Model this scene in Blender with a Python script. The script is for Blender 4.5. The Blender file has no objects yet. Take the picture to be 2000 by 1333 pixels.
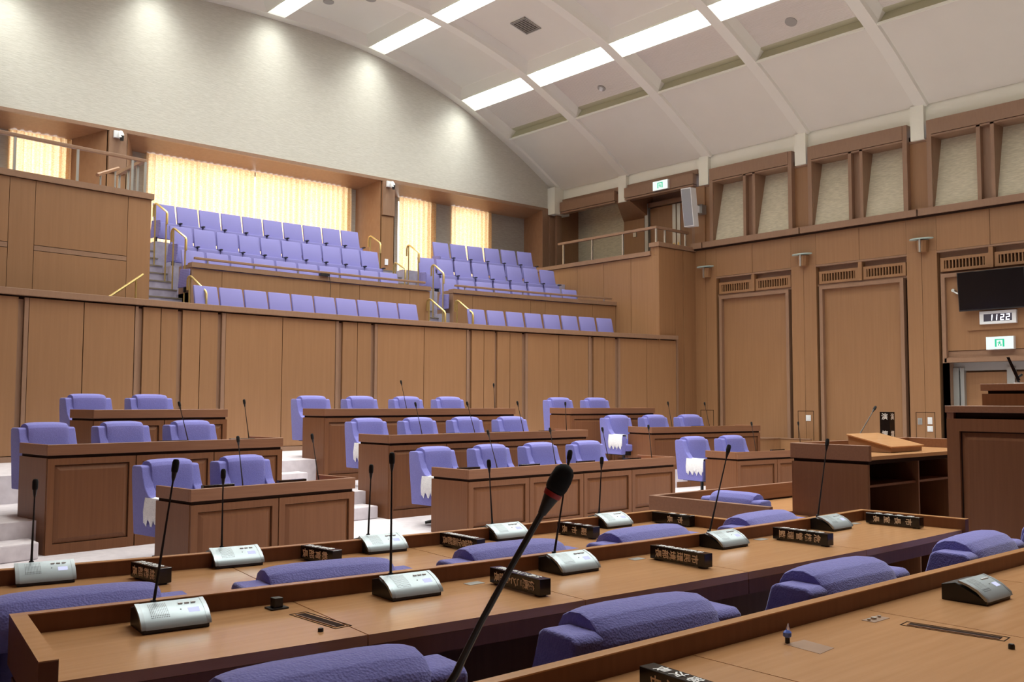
import bpy, bmesh, math, random
from mathutils import Vector, Matrix
random.seed(7)
sc = bpy.context.scene
COL = sc.collection
PI = math.pi

# ---------------------------------------------------------------- camera
F = 1848.0; YAW = math.radians(41.2); PITCH = math.atan(118.5/F); ROLL = math.radians(.17); EYE = 1.65
cd = bpy.data.cameras.new('camera'); cam = bpy.data.objects.new('camera', cd); COL.objects.link(cam)
cd.sensor_fit = 'HORIZONTAL'; cd.sensor_width = 36; cd.lens = 36*F/2000; cd.clip_start = .05; cd.clip_end = 200
fw = Vector((math.sin(YAW)*math.cos(PITCH), math.cos(YAW)*math.cos(PITCH), math.sin(PITCH)))
rt = Vector((math.cos(YAW), -math.sin(YAW), 0)); up = rt.cross(fw)
c_, s_ = math.cos(ROLL), math.sin(ROLL)
r2, u2 = rt*c_+up*s_, up*c_-rt*s_
M = Matrix((r2, u2, -fw)).transposed().to_4x4(); M.translation = (0, 0, EYE)
cam.matrix_world = M
cd.dof.use_dof = False
sc.camera = cam
# ---------------------------------------------------------------- world, exposure
w = bpy.data.worlds.new('world'); sc.world = w; w.use_nodes = True
w.node_tree.nodes['Background'].inputs[0].default_value = (.8, .88, 1, 1)
w.node_tree.nodes['Background'].inputs[1].default_value = 1.0
sc.view_settings.view_transform = 'Standard'; sc.view_settings.look = 'None'
sc.view_settings.exposure = 0.55; sc.view_settings.gamma = 1; sc.view_settings.use_curve_mapping = False
STRIP = 5.0     # radiance of the luminous ceiling troughs
LAMP = 38; SPREAD = 118
PANE = 2.9       # radiance of the daylight behind the gallery curtains

# ---------------------------------------------------------------- materials
def mat(name, col, rough=.5, metal=0, spec=.5):
    m = bpy.data.materials.new(name); m.use_nodes = True
    b = m.node_tree.nodes['Principled BSDF']
    b.inputs['Base Color'].default_value = (*col, 1); b.inputs['Roughness'].default_value = rough
    b.inputs['Metallic'].default_value = metal; b.inputs['Specular IOR Level'].default_value = spec
    return m
def nodes(m): return m.node_tree.nodes, m.node_tree.links, m.node_tree.nodes['Principled BSDF']
def noisemat(name, c1, c2, scale, rough=.5, stretch=(1,1,1), bump=0, detail=4, spec=.5, dist=.002, rnd=0):
    m = mat(name, c1, rough, 0, spec); n, l, b = nodes(m)
    tc = n.new('ShaderNodeTexCoord'); mp = n.new('ShaderNodeMapping'); mp.inputs['Scale'].default_value = stretch
    nz = n.new('ShaderNodeTexNoise'); nz.inputs['Scale'].default_value = scale; nz.inputs['Detail'].default_value = detail
    cr = n.new('ShaderNodeValToRGB'); cr.color_ramp.elements[0].position = .3; cr.color_ramp.elements[1].position = .7
    cr.color_ramp.elements[0].color = (*c1, 1); cr.color_ramp.elements[1].color = (*c2, 1)
    l.new(tc.outputs['Object'], mp.inputs[0]); l.new(mp.outputs[0], nz.inputs['Vector'])
    l.new(nz.outputs['Fac'], cr.inputs[0])
    out = cr.outputs[0]
    if rnd:
        oi = n.new('ShaderNodeObjectInfo'); hs = n.new('ShaderNodeHueSaturation')
        mr = n.new('ShaderNodeMapRange'); mr.inputs['To Min'].default_value = 1-rnd; mr.inputs['To Max'].default_value = 1+rnd
        l.new(oi.outputs['Random'], mr.inputs[0]); l.new(mr.outputs[0], hs.inputs['Value']); l.new(out, hs.inputs['Color']); out = hs.outputs[0]
    l.new(out, b.inputs['Base Color'])
    if bump:
        bp = n.new('ShaderNodeBump'); bp.inputs['Strength'].default_value = bump; bp.inputs['Distance'].default_value = dist
        l.new(nz.outputs['Fac'], bp.inputs['Height']); l.new(bp.outputs[0], b.inputs['Normal'])
    return m
def emis(name, col, s):
    m = bpy.data.materials.new(name); m.use_nodes = True; n = m.node_tree.nodes; n.clear()
    e = n.new('ShaderNodeEmission'); o = n.new('ShaderNodeOutputMaterial')
    e.inputs[0].default_value = (*col, 1); e.inputs[1].default_value = s; m.node_tree.links.new(e.outputs[0], o.inputs[0]); return m
W_WALL = noisemat('wall veneer', (.295, .150, .068), (.330, .171, .080), 3, .42, (7, 7, .3), rnd=.04)
W_TRIM = noisemat('trim wood', (.280, .160, .098), (.305, .178, .110), 3, .4, (8, 8, 2))
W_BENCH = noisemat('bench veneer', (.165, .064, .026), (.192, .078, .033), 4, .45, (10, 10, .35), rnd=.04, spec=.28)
W_RIM = noisemat('rim wood', (.200, .080, .036), (.232, .098, .045), 4, .48, (.6, 12, 12))
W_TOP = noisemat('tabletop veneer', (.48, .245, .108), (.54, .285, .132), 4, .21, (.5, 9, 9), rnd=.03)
W_DARK = mat('dark reveal', (.030, .015, .010), .9, 0, .1)
W_SPLAY = noisemat('splay wood', (.290, .150, .078), (.330, .178, .096), 3, .4, (4, 4, 2))
M_FAB = noisemat('wall cloth', (.62, .60, .54), (.53, .51, .45), 1, .85, (7, 7, 60), .5, 5, dist=.006)
M_FAB2 = noisemat('panel cloth', (.74, .69, .53), (.54, .50, .37), 1, .85, (7, 7, 55), .6, 5, dist=.008)
M_FABG = noisemat('grey cloth', (.42, .39, .34), (.34, .31, .27), 1, .85, (7, 7, 60), .3, 5)
M_CEIL = noisemat('ceiling plaster', (.76, .74, .66), (.78, .76, .68), 1.5, .7)
M_RIB = mat('rib plaster', (.82, .81, .73), .6)
M_CREAM = mat('cream plaster', (.86, .86, .76), .6)
M_CARPET = noisemat('carpet', (.74, .68, .71), (.62, .56, .59), 9, .95, (1, 1, 1), .4, 8)
M_GSTEP = noisemat('gallery carpet', (.40, .365, .455), (.29, .265, .335), 6, .95, (1, 1, 1), .4, 8)
M_LILAC = noisemat('lilac upholstery', (.148, .142, .440), (.174, .168, .495), 60, .85, (1, 1, 1), .4, 3, dist=.002)
M_LILAC2 = mat('lilac gallery cloth', (.215, .200, .475), .8)
def weave(m, sc_=150, st=.5):
    n, l, b = nodes(m); tc = n.new('ShaderNodeTexCoord'); wv = n.new('ShaderNodeTexVoronoi')
    wv.inputs['Scale'].default_value = sc_; bp = n.new('ShaderNodeBump'); bp.inputs['Strength'].default_value = st; bp.inputs['Distance'].default_value = .003
    l.new(tc.outputs['Object'], wv.inputs['Vector']); l.new(wv.outputs['Distance'], bp.inputs['Height']); l.new(bp.outputs[0], b.inputs['Normal'])
weave(M_LILAC, 130, .55)
M_LILAC.node_tree.nodes['Principled BSDF'].inputs['Sheen Weight'].default_value = .25
M_BRASS = mat('brass', (.62, .46, .18), .3, .7)
M_STEEL = mat('brushed steel', (.50, .50, .48), .35, .8)
M_BLACK = mat('black plastic', (.012, .012, .013), .4)
M_GLOSSB = mat('black lacquer', (.010, .008, .008), .14)
M_FOAM = mat('foam', (.010, .011, .012), .95)
M_SILV = mat('silver plastic', (.42, .49, .53), .3, .35)
M_SILV2 = mat('silver end cap', (.36, .40, .43), .3, .5)
M_LCD = emis('lcd', (.66, .68, .95), .75)
M_WHITE = mat('white plastic', (.82, .84, .86), .4)
M_GREY = mat('grey metal', (.42, .43, .41), .4, .4)
M_LACE = noisemat('lace', (.92, .92, .93), (.72, .72, .75), 90, .9, (1, 1, 1), 1, 2, dist=.004)
M_TEXT = mat('cream lettering', (.80, .66, .52), .6)
M_TEXTW = mat('white lettering', (.92, .92, .92), .5)
M_RED = mat('red ring', (.35, .01, .01), .4)
M_NOS = mat('step nosing', (.20, .165, .12), .5)
M_DGRY = mat('speaker grille grey', (.36, .34, .31), .6)
M_OLIVE = mat('slot shade tone', (.50, .48, .33), .7)  # shading inside the ceiling slots put into an olive green colour
M_STRIP = emis('trough diffuser', (.96, 1.0, .95), STRIP)
M_STRIPOFF = mat('unlit trough diffuser', (.8, .8, .8), .5)
M_PANE = emis('daylight pane', (1, .97, .90), PANE)
M_SCREEN = mat('dark screen', (.006, .006, .008), .12)
M_LED = emis('led digits', (.92, .90, 1), 3.0)
M_CLOCKF = mat('clock face', (.075, .07, .10), .4)
M_GREEN = emis('exit green', (.04, .60, .32), .75)
M_EXITW = emis('exit white', (.85, .95, .90), .75)
M_BLUE = mat('blue clear plastic', (.12, .22, .75), .15)
M_CLEAR = mat('clear plastic', (.9, .93, .95), .05); M_CLEAR.node_tree.nodes['Principled BSDF'].inputs['Transmission Weight'].default_value = .9
M_GLASS = mat('frosted glass', (.62, .78, .74), .25); M_GLASS.node_tree.nodes['Principled BSDF'].inputs['Transmission Weight'].default_value = .35
M_RIBB = mat('ribbed acoustic panel', (.72, .67, .61), .7)
n, l, b = nodes(M_RIBB)
tc = n.new('ShaderNodeTexCoord'); wv = n.new('ShaderNodeTexWave'); wv.bands_direction = 'X'; wv.inputs['Scale'].default_value = 9
bp = n.new('ShaderNodeBump'); bp.inputs['Strength'].default_value = .6; bp.inputs['Distance'].default_value = .008
l.new(tc.outputs['Object'], wv.inputs['Vector']); l.new(wv.outputs['Fac'], bp.inputs['Height']); l.new(bp.outputs[0], b.inputs['Normal'])
# perforated silver (speaker holes)
M_HOLES = mat('perforated silver', (.60, .66, .68), .3, .35)
n, l, b = nodes(M_HOLES)
def dotmask(n, l, src, scale, r):
    sx = n.new('ShaderNodeVectorMath'); sx.operation = 'SCALE'; sx.inputs['Scale'].default_value = scale; l.new(src, sx.inputs[0])
    fr = n.new('ShaderNodeVectorMath'); fr.operation = 'FRACTION'; l.new(sx.outputs[0], fr.inputs[0])
    sb = n.new('ShaderNodeVectorMath'); sb.operation = 'SUBTRACT'; sb.inputs[1].default_value = (.5, .5, .5); l.new(fr.outputs[0], sb.inputs[0])
    sp = n.new('ShaderNodeSeparateXYZ'); l.new(sb.outputs[0], sp.inputs[0])
    return sp
tc = n.new('ShaderNodeTexCoord'); sp = dotmask(n, l, tc.outputs['Object'], 175, .3)
def circ(n, l, a, b_, r):
    m1 = n.new('ShaderNodeMath'); m1.operation = 'MULTIPLY'; l.new(a, m1.inputs[0]); l.new(a, m1.inputs[1])
    m2 = n.new('ShaderNodeMath'); m2.operation = 'MULTIPLY_ADD'; l.new(b_, m2.inputs[0]); l.new(b_, m2.inputs[1]); l.new(m1.outputs[0], m2.inputs[2])
    m3 = n.new('ShaderNodeMath'); m3.operation = 'LESS_THAN'; m3.inputs[1].default_value = r*r; l.new(m2.outputs[0], m3.inputs[0]); return m3.outputs[0]
msk = circ(n, l, sp.outputs['X'], sp.outputs['Y'], .30)
mx = n.new('ShaderNodeMix'); mx.data_type = 'RGBA'; mx.inputs['A'].default_value = (.42, .49, .53, 1); mx.inputs['B'].default_value = (.05, .05, .06, 1)
l.new(msk, mx.inputs['Factor']); l.new(mx.outputs['Result'], b.inputs['Base Color'])
# perforated lilac end panel
M_PERF = mat('perforated lilac', (.235, .215, .50), .7); n, l, b = nodes(M_PERF)
tc = n.new('ShaderNodeTexCoord'); sp = dotmask(n, l, tc.outputs['Object'], 32, .2)
msk = circ(n, l, sp.outputs['Y'], sp.outputs['Z'], .22)
mx = n.new('ShaderNodeMix'); mx.data_type = 'RGBA'; mx.inputs['A'].default_value = (.235, .215, .50, 1); mx.inputs['B'].default_value = (.10, .09, .30, 1)
l.new(msk, mx.inputs['Factor']); l.new(mx.outputs['Result'], b.inputs['Base Color'])
# curtain: warm translucent cloth
M_CURT = bpy.data.materials.new('curtain'); M_CURT.use_nodes = True; n = M_CURT.node_tree.nodes; l = M_CURT.node_tree.links; n.clear()
o = n.new('ShaderNodeOutputMaterial'); d = n.new('ShaderNodeBsdfDiffuse'); t = n.new('ShaderNodeBsdfTranslucent'); x = n.new('ShaderNodeMixShader'); x.inputs[0].default_value = .6
tp = n.new('ShaderNodeBsdfTransparent'); x2 = n.new('ShaderNodeMixShader'); x2.inputs[0].default_value = .02
nz = n.new('ShaderNodeTexNoise'); nz.inputs['Scale'].default_value = 4; mp = n.new('ShaderNodeMapping'); mp.inputs['Scale'].default_value = (6, 6, 14); tc = n.new('ShaderNodeTexCoord')
cr = n.new('ShaderNodeValToRGB'); cr.color_ramp.elements[0].color = (.92, .58, .30, 1); cr.color_ramp.elements[1].color = (.98, .80, .52, 1); cr.color_ramp.elements[0].position = .35; cr.color_ramp.elements[1].position = .65
l.new(tc.outputs['Object'], mp.inputs[0]); l.new(mp.outputs[0], nz.inputs[0]); l.new(nz.outputs['Fac'], cr.inputs[0])
l.new(cr.outputs[0], d.inputs[0]); l.new(cr.outputs[0], t.inputs[0]); l.new(d.outputs[0], x.inputs[1]); l.new(t.outputs[0], x.inputs[2])
l.new(x.outputs[0], x2.inputs[1]); l.new(tp.outputs[0], x2.inputs[2]); l.new(x2.outputs[0], o.inputs[0])

# ---------------------------------------------------------------- mesh helpers
class MB:
    def __init__(s): s.v = []; s.f = []
    def add(s, vs, fs):
        k = len(s.v); s.v += [tuple(v) for v in vs]; s.f += [tuple(i+k for i in f) for f in fs]; return s
    def box(s, x0, x1, y0, y1, z0, z1):
        return s.add([(x0,y0,z0),(x1,y0,z0),(x1,y1,z0),(x0,y1,z0),(x0,y0,z1),(x1,y0,z1),(x1,y1,z1),(x0,y1,z1)],
                     [(0,3,2,1),(4,5,6,7),(0,1,5,4),(1,2,6,5),(2,3,7,6),(3,0,4,7)])
    def hexa(s, p): # 8 points bottom 4 ccw, top 4
        return s.add(p, [(0,3,2,1),(4,5,6,7),(0,1,5,4),(1,2,6,5),(2,3,7,6),(3,0,4,7)])
    def prism(s, poly, a0, a1, axis='x'): # poly in the two other axes
        n_ = len(poly)
        def P(a, q):
            return {'x': (a, q[0], q[1]), 'y': (q[0], a, q[1]), 'z': (q[0], q[1], a)}[axis]
        vs = [P(a0, q) for q in poly]+[P(a1, q) for q in poly]
        fs = [tuple(range(n_)), tuple(range(2*n_-1, n_-1, -1))]+[(i, n_+i, n_+(i+1) % n_, (i+1) % n_) for i in range(n_)]
        return s.add(vs, fs)
    def tube(s, pts, r, n_=8, cap=True):
        pts = [Vector(p) for p in pts]; rs = r if isinstance(r, (list, tuple)) else [r]*len(pts)
        k = len(s.v); prev = None
        for i, p in enumerate(pts):
            d_ = (pts[min(i+1, len(pts)-1)]-pts[max(i-1, 0)]).normalized()
            if prev is None:
                a = d_.orthogonal().normalized()
            else: a = (prev-d_*prev.dot(d_)).normalized()
            prev = a; b_ = d_.cross(a)
            for j in range(n_):
                t_ = 2*PI*j/n_; s.v.append(tuple(p+(a*math.cos(t_)+b_*math.sin(t_))*rs[i]))
        for i in range(len(pts)-1):
            for j in range(n_):
                s.f.append((k+i*n_+j, k+i*n_+(j+1) % n_, k+(i+1)*n_+(j+1) % n_, k+(i+1)*n_+j))
        if cap:
            s.f.append(tuple(k+j for j in range(n_-1, -1, -1))); e = k+(len(pts)-1)*n_; s.f.append(tuple(e+j for j in range(n_)))
        return s
    def build(s, name, m, parent=None, smooth=False, bevel=0, seg=2, kind=None, label=None):
        me = bpy.data.meshes.new(name); me.from_pydata(s.v, [], s.f)
        bm = bmesh.new(); bm.from_mesh(me)
        bmesh.ops.recalc_face_normals(bm, faces=bm.faces)
        if bevel:
            es = [e for e in bm.edges if len(e.link_faces) == 2 and e.calc_face_angle(0) > .35]
            bmesh.ops.bevel(bm, geom=es, offset=bevel, segments=seg, profile=.6, affect='EDGES', clamp_overlap=True)
        bm.to_mesh(me); bm.free()
        me.materials.append(m)
        if smooth:
            for p in me.polygons: p.use_smooth = True
            try: me.set_sharp_from_angle(angle=math.radians(35))
            except Exception: pass
        ob = bpy.data.objects.new(name, me); COL.objects.link(ob); ob.parent = parent
        if kind: ob['kind'] = kind
        if label: ob['label'] = label
        return ob
def tag(o, label=None, cat=None, group=None, kind=None):
    if label: o['label'] = label
    if cat: o['category'] = cat
    if group: o['group'] = group
    if kind: o['kind'] = kind
    return o
def empty(name, loc=(0,0,0), rz=0, label=None, cat=None, group=None, kind=None):
    o = bpy.data.objects.new(name, None); COL.objects.link(o); o.location = loc; o.rotation_euler = (0, 0, rz); o.empty_display_size = .1
    return tag(o, label, cat, group, kind)
def copy_tree(o, parent=None):
    c = o.copy(); COL.objects.link(c); c.parent = parent
    for ch in KIDS.get(o.name, []): copy_tree_k(ch, c)
    return c
KIDS = {}
def copy_tree_k(o, parent):
    c = o.copy(); COL.objects.link(c); c.parent = parent
    for ch in KIDS.get(o.name, []): copy_tree_k(ch, c)
def index_kids():
    KIDS.clear()
    for o in bpy.data.objects:
        if o.parent: KIDS.setdefault(o.parent.name, []).append(o)
def box(name, m, x0, x1, y0, y1, z0, z1, parent=None, bevel=0, **k):
    return MB().box(x0, x1, y0, y1, z0, z1).build(name, m, parent, bevel=bevel, **k)
def text(s, size, m, name, parent, mw, align='CENTER', ext=.001, thick=0.0):
    cu = bpy.data.curves.new('t', 'FONT'); cu.body = s; cu.size = size; cu.align_x = align; cu.align_y = 'CENTER'; cu.extrude = ext; cu.offset = thick; cu.resolution_u = 2
    ob = bpy.data.objects.new('t', cu); COL.objects.link(ob)
    dg = bpy.context.evaluated_depsgraph_get(); me = bpy.data.meshes.new_from_object(ob.evaluated_get(dg))
    bpy.data.objects.remove(ob); me.name = name; me.materials.clear(); me.materials.append(m)
    o2 = bpy.data.objects.new(name, me); COL.objects.link(o2); o2.parent = parent; o2.matrix_local = mw
    return o2
# concentric layout of gallery and members' benches
CX, CY = 10.8, -28.58
def yr(x, R): return CY+math.sqrt(R*R-(x-CX)**2)
def ar(x, R): return -math.asin((x-CX)/R)      # rotation of a chord at x
def arcslab(mb, xa, xb, R0, R1, z0, z1, n_=None):
    n_ = n_ or max(1, int(abs(xb-xa)/1.2))
    for i in range(n_):
        a = xa+(xb-xa)*i/n_; b_ = xa+(xb-xa)*(i+1)/n_
        mb.hexa([(a, yr(a, R0), z0), (b_, yr(b_, R0), z0), (b_, yr(b_, R1), z0), (a, yr(a, R1), z0),
                 (a, yr(a, R0), z1), (b_, yr(b_, R0), z1), (b_, yr(b_, R1), z1), (a, yr(a, R1), z1)])
    return mb
def arcslab1(mb, xa, xb, R0, R1, z0, z1, n_=None):  # welded closed slab
    n_ = n_ or max(1, int(abs(xb-xa)/1.0)); k = len(mb.v)
    for i in range(n_+1):
        a = xa+(xb-xa)*i/n_
        mb.v += [(a, yr(a, R0), z0), (a, yr(a, R1), z0), (a, yr(a, R1), z1), (a, yr(a, R0), z1)]
    for i in range(n_):
        for j in range(4):
            mb.f.append((k+4*i+j, k+4*i+(j+1) % 4, k+4*i+4+(j+1) % 4, k+4*i+4+j))
    mb.f.append((k+3, k+2, k+1, k)); e = k+4*n_; mb.f.append((e, e+1, e+2, e+3))
    return mb

XR, XL, YB, YF = 20.25, -1.4, 21.1, -4.5
G_FL = 2.9
# ================================================================ STRUCTURE
box('floor', M_CARPET, XL-.3, XR+1.3, YF, 16.2, -.3, 0, kind='structure')
t = MB()
arcslab1(t, XL, XR, 40.5, 45.2, 0.001, .353)
arcslab1(t, 11.0, XR, 42.4, 45.2, .353, .706, 9); arcslab1(t, XL, 11.0, 42.4, 45.2, .353, .706, 12)
t.build('floor', M_CARPET, kind='structure', label='raised carpeted terraces carrying the two rear bench rows')
for (xa, xb, nm) in ((XL+.03, 2.86, 'left of the left bench block'), (5.95, 7.46, 'between the left and middle bench blocks'), (11.6, 13.3, 'between the middle and right bench blocks'), (16.98, XR-.6, 'right of the right bench block')):
    st = empty('aisle_steps', (0, 0, 0), 0, 'carpeted half steps in the aisle '+nm, 'steps', 'aisle steps between the bench blocks')
    for R0, R1, z0, z1 in ((40.1, 40.5, 0.002, .176), (42.1, 42.4, .353, .53)):
        if xa > 16 and R0 > 42: continue
        arcslab1(MB(), xa, xb, R0, R1, z0, z1).build('step', M_CARPET, st, bevel=.015)
# ---- curved rear wall under the gallery
rw = empty('wall_rear', kind='structure')
arcslab1(MB(), XL, 19.35, 45.06, 45.25, 0, 3.26).build('wall_core', W_DARK, rw)
PX = [2.53, 3.83, 3.91, 3.98, 4.83, 5.68, 5.74, 5.82, 6.14, 6.45, 6.53, 6.87, 7.21, 7.28, 7.36, 8.53, 9.71, 9.78, 9.87, 10.22, 10.55, 10.63, 10.7, 11.87, 12.99, 13.06, 13.13, 13.47, 13.78, 13.84, 14.2, 14.55, 14.64, 14.71, 15.63, 16.52, 16.6, 16.68, 17.03, 17.36, 17.45, 17.51, 18.36, 19.31]
TY = 'PRSPPSRPPRPPRSPPSRPPRSPPSRPPRPPRSPPSRPPRSPP'
segs = [(-1.4, -.2, 'P'), (-.2, 1.1, 'P'), (1.1, 2.53, 'P')]+[(PX[i], PX[i+1], TY[i]) for i in range(len(PX)-1)]
for a, b_, ty in segs:
    g = .007
    if ty == 'P': arcslab1(MB(), a+g, b_-g, 45.0, 45.08, .80, 3.235, 2).build('panel', W_WALL, rw)
    elif ty == 'S': arcslab1(MB(), a+.004, b_-.004, 44.99, 45.08, .80, 3.235, 1).build('strip', W_TRIM, rw)
    else: arcslab1(MB(), a, b_, 45.045, 45.08, .80, 3.21, 1).build('recess_strip', W_TRIM, rw)
arcslab1(MB(), XL, 19.35, 44.97, 45.1, .706, .79).build('baseboard', W_TRIM, rw)
arcslab1(MB(), XL, 19.32, 44.93, 45.3, 3.26, 3.365, 24).build('trim_1', W_TRIM, kind='structure', bevel=.006)
# ---- gallery floors
gf = MB()
arcslab1(gf, XL, 19.0, 45.2, 49.9, G_FL-.25, G_FL, 22)
gf.build('floor', M_GSTEP, kind='structure', label='carpeted gallery floor')
gt = MB()
for xa, xb in ((7.3, 12.6), (13.6, 18.75)):
    arcslab1(gt, xa, xb, 46.58, 49.7, G_FL, 3.75); arcslab1(gt, xa, xb, 47.48, 49.7, 3.75, 4.37); arcslab1(gt, xa, xb, 48.38, 49.7, 4.37, 4.98)
gt.build('seating_terrace', M_GSTEP, kind='structure')
for xa, xb, nm in ((6.36, 7.3, 'beside the solid left gallery block'), (12.6, 13.6, 'between the two blocks of gallery seats')):
    st = empty('gallery_stairs', (0, 0, 0), 0, 'carpeted gallery stairs with dark nosings, '+nm, 'stairs', 'gallery stairs')
    for k in range(11):
        z0 = G_FL+.189*k; R0 = 46.1+.262*k
        arcslab1(MB(), xa, xb, R0, R0+.30 if k < 10 else 49.7, z0-.03, z0+.18, 1).build('step', M_GSTEP, st)
        arcslab1(MB(), xa, xb, R0-.012, R0+.05, z0+.165, z0+.192, 1).build('nosing', M_NOS, st)
# ---- solid block on the left of the gallery
lb = empty('wall_left_block', kind='structure')
arcslab1(MB(), XL, 6.33, 46.13, 46.6, G_FL, 5.33, 10).build('block_core', W_DARK, lb)
box('block_side', W_WALL, 5.9, 6.34, 17.5, YB, G_FL, 5.33, lb)
JX = [-1.4, 1.2, 3.9, 4.31, 5.9, 6.335]
for i in range(5):
    a, b_ = JX[i]+.004, JX[i+1]-.004
    if i in (1, 3) or i == 0:
        arcslab1(MB(), a, b_, 46.1, 46.2, 3.0, 4.145, 2).build('panel', W_WALL, lb)
        arcslab1(MB(), a, b_, 46.1, 46.2, 4.155, 4.235, 2).build('panel_band', W_TRIM, lb)
        arcslab1(MB(), a, b_, 46.1, 46.2, 4.245, 5.325, 2).build('panel', W_WALL, lb)
    else: arcslab1(MB(), a, b_, 46.1, 46.2, 3.0, 5.325, 1).build('panel', W_WALL, lb)
arcslab1(MB(), XL, 6.37, 46.06, 46.65, 5.335, 5.44, 10).build('cap', W_TRIM, lb)
box('cap', W_TRIM, 5.85, 6.37, 17.6, YB, 5.335, 5.44, lb)
arcslab1(MB(), XL, 5.95, 46.6, 49.6, 5.2, 5.3).build('floor', M_GSTEP, kind='structure', label='floor behind the left gallery block')
rl = empty('balcony_railing', (0, 0, 0), 0, 'brown topped metal balcony railing over the solid left gallery block', 'railing')
arcslab1(MB(), XL, 6.28, 46.25, 46.32, 6.05, 6.11, 8).build('handrail', W_TRIM, rl, bevel=.01)
for x in (1.4, 2.8, 4.0, 5.04, 6.02): box('post', M_STEEL, x-.02, x+.02, yr(x, 46.28)-.02, yr(x, 46.28)+.02, 5.44, 6.05, rl)
box('post', M_STEEL, 6.24, 6.28, yr(6.26, 46.28)-.03, yr(6.26, 46.28)+.01, 5.44, 6.06, rl)
box('handrail', W_TRIM, 6.2, 6.28, 17.5, 18.9, 6.05, 6.11, rl)
for y in (17.8, 18.3, 18.8): box('post', M_STEEL, 6.22, 6.26, y-.02, y+.02, 5.44, 6.05, rl)
sr = empty('stair_rail', (0, 0, 0), 0, 'sloping wooden stair handrail by the left gallery window pier', 'railing')
MB().tube([(5.55, 17.9, 5.78), (6.14, 18.55, 6.12)], .035, 6).build('handrail', W_SPLAY, sr)
for q, z in ((.15, 5.86), (.85, 6.06)): MB().tube([(5.55+.59*q, 17.9+.65*q, 5.3), (5.55+.59*q, 17.9+.65*q, z)], .018, 6).build('post', M_STEEL, sr)
bh = empty('brass_handrail', (0, 0, 0), 0, 'straight sloping brass handrail against the left gallery block', 'handrail')
MB().tube([(5.28, 16.86, 3.28), (6.10, 16.96, 3.90)], .022, 8).build('rail', M_BRASS, bh, smooth=True)
MB().tube([(5.97, 16.95, 2.9), (5.97, 16.95, 3.8)], .018, 8).build('post', M_BRASS, bh, smooth=True)
# ---- right gallery block with balcony
rb = empty('wall_right_block', kind='structure')
box('block_core', W_DARK, 18.79, XR, 15.75, YB, 0.706, 5.44, rb)
for y0, y1 in ((15.7, 16.65), (16.65, 17.64), (17.64, 18.64), (18.64, YB)):
    box('panel', W_WALL, 18.75, 18.80, y0+.005, y1-.005, G_FL, 5.44, rb)
box('panel', W_WALL, 18.755, 19.38, 15.69, 15.74, 3.37, 5.64, rb); box('post_face', W_WALL, 18.752, 18.78, 15.70, 15.855, 5.445, 5.66, rb)
box('panel', W_WALL, 19.39, 19.72, 15.69, 15.74, .8, 5.64, rb)
box('panel', W_WALL, 19.73, 20.03, 15.67, 15.74, .8, 5.64, rb)
box('panel', W_WALL, 20.04, XR, 15.69, 15.74, .8, 5.64, rb)
box('trim_strip', W_TRIM, 19.32, 19.39, 15.6, 15.72, .706, 3.37, rb)
box('cap', W_TRIM, 18.70, 19.0, 15.95, YB, 5.45, 5.56, rb)
box('cap', W_TRIM, 18.70, XR, 15.65, 15.98, 5.66, 5.77, rb); box('post_block', W_WALL, 18.77, XR-.02, 15.72, 15.95, 5.44, 5.66, rb); box('post_face', W_WALL, 18.752, 18.78, 15.86, 15.97, 5.44, 5.66, rb)
rl = empty('balcony_railing', (0, 0, 0), 0, 'brown topped metal railing on the right balcony in front of the double door', 'railing')
box('handrail', W_TRIM, 18.76, 18.84, 15.78, 19.45, 6.14, 6.21, rl, bevel=.01)
box('handrail', W_TRIM, 18.84, 20.1, 15.78, 15.86, 6.14, 6.21, rl, bevel=.01)
for y in (19.25, 18.11, 16.97): box('post', M_STEEL, 18.78, 18.82, y-.02, y+.02, 5.56, 6.14, rl)
for x in (18.80, 19.15, 20.0): box('post', M_STEEL, x-.02, x+.02, 15.80, 15.84, 5.77, 6.14, rl)
# ---- second parapet (fascia) in front of the raised seats, with rail
for k, (xa, xb, nm) in enumerate(((7.32, 13.05, 'left'), (13.72, 18.74, 'right'))):
    fs = empty('gallery_parapet', (0, 0, 0), 0, None, None, None, 'structure')
    arcslab1(MB(), xa+.01, xb, 46.5, 46.58, G_FL, 4.22, 6).build('parapet_core', W_DARK, fs)
    js = [xa, xa+.62, xa+3.35, xa+3.85, xb-.55, xb] if k == 0 else [xa, xa+.55, xa+2.3, xa+2.75, xb-.75, xb]
    for a, b_ in zip(js, js[1:]): arcslab1(MB(), a+.004, b_-.004, 46.46, 46.52, G_FL, 4.215, 2).build('panel', W_WALL, fs)
    arcslab1(MB(), xa-.03, xb+.01, 46.42, 46.62, 4.23, 4.325, 6).build('cap', W_TRIM, fs)
    box('end_panel', W_TRIM, xa-.02, xa+.02, yr(xa, 46.46), yr(xa, 46.58)+.5, G_FL, 4.3, fs)
    r_ = empty('parapet_rail', (0, 0, 0), 0, 'brown handrail on short brackets above the '+nm+' inner gallery parapet', 'handrail')
    arcslab1(MB(), xa+.02, xb-.16, 46.40, 46.47, 4.385, 4.43, 8).build('handrail', W_TRIM, r_, bevel=.008)
    nb = 6
    for i in range(nb):
        x = xa+.3+(xb-xa-.7)*i/(nb-1); box('bracket', M_STEEL, x-.012, x+.012, yr(x, 46.435)-.012, yr(x, 46.435)+.012, 4.325, 4.386, r_)
x = 10.25; y = yr(x, 46.42)
d = empty('cable_box', (0, 0, 0), 0, 'small black device hanging on the left gallery handrail with a thin cable', 'device')
box('housing', M_BLACK, x-.11, x+.11, y-.06, y+.03, 4.33, 4.375, d)
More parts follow.
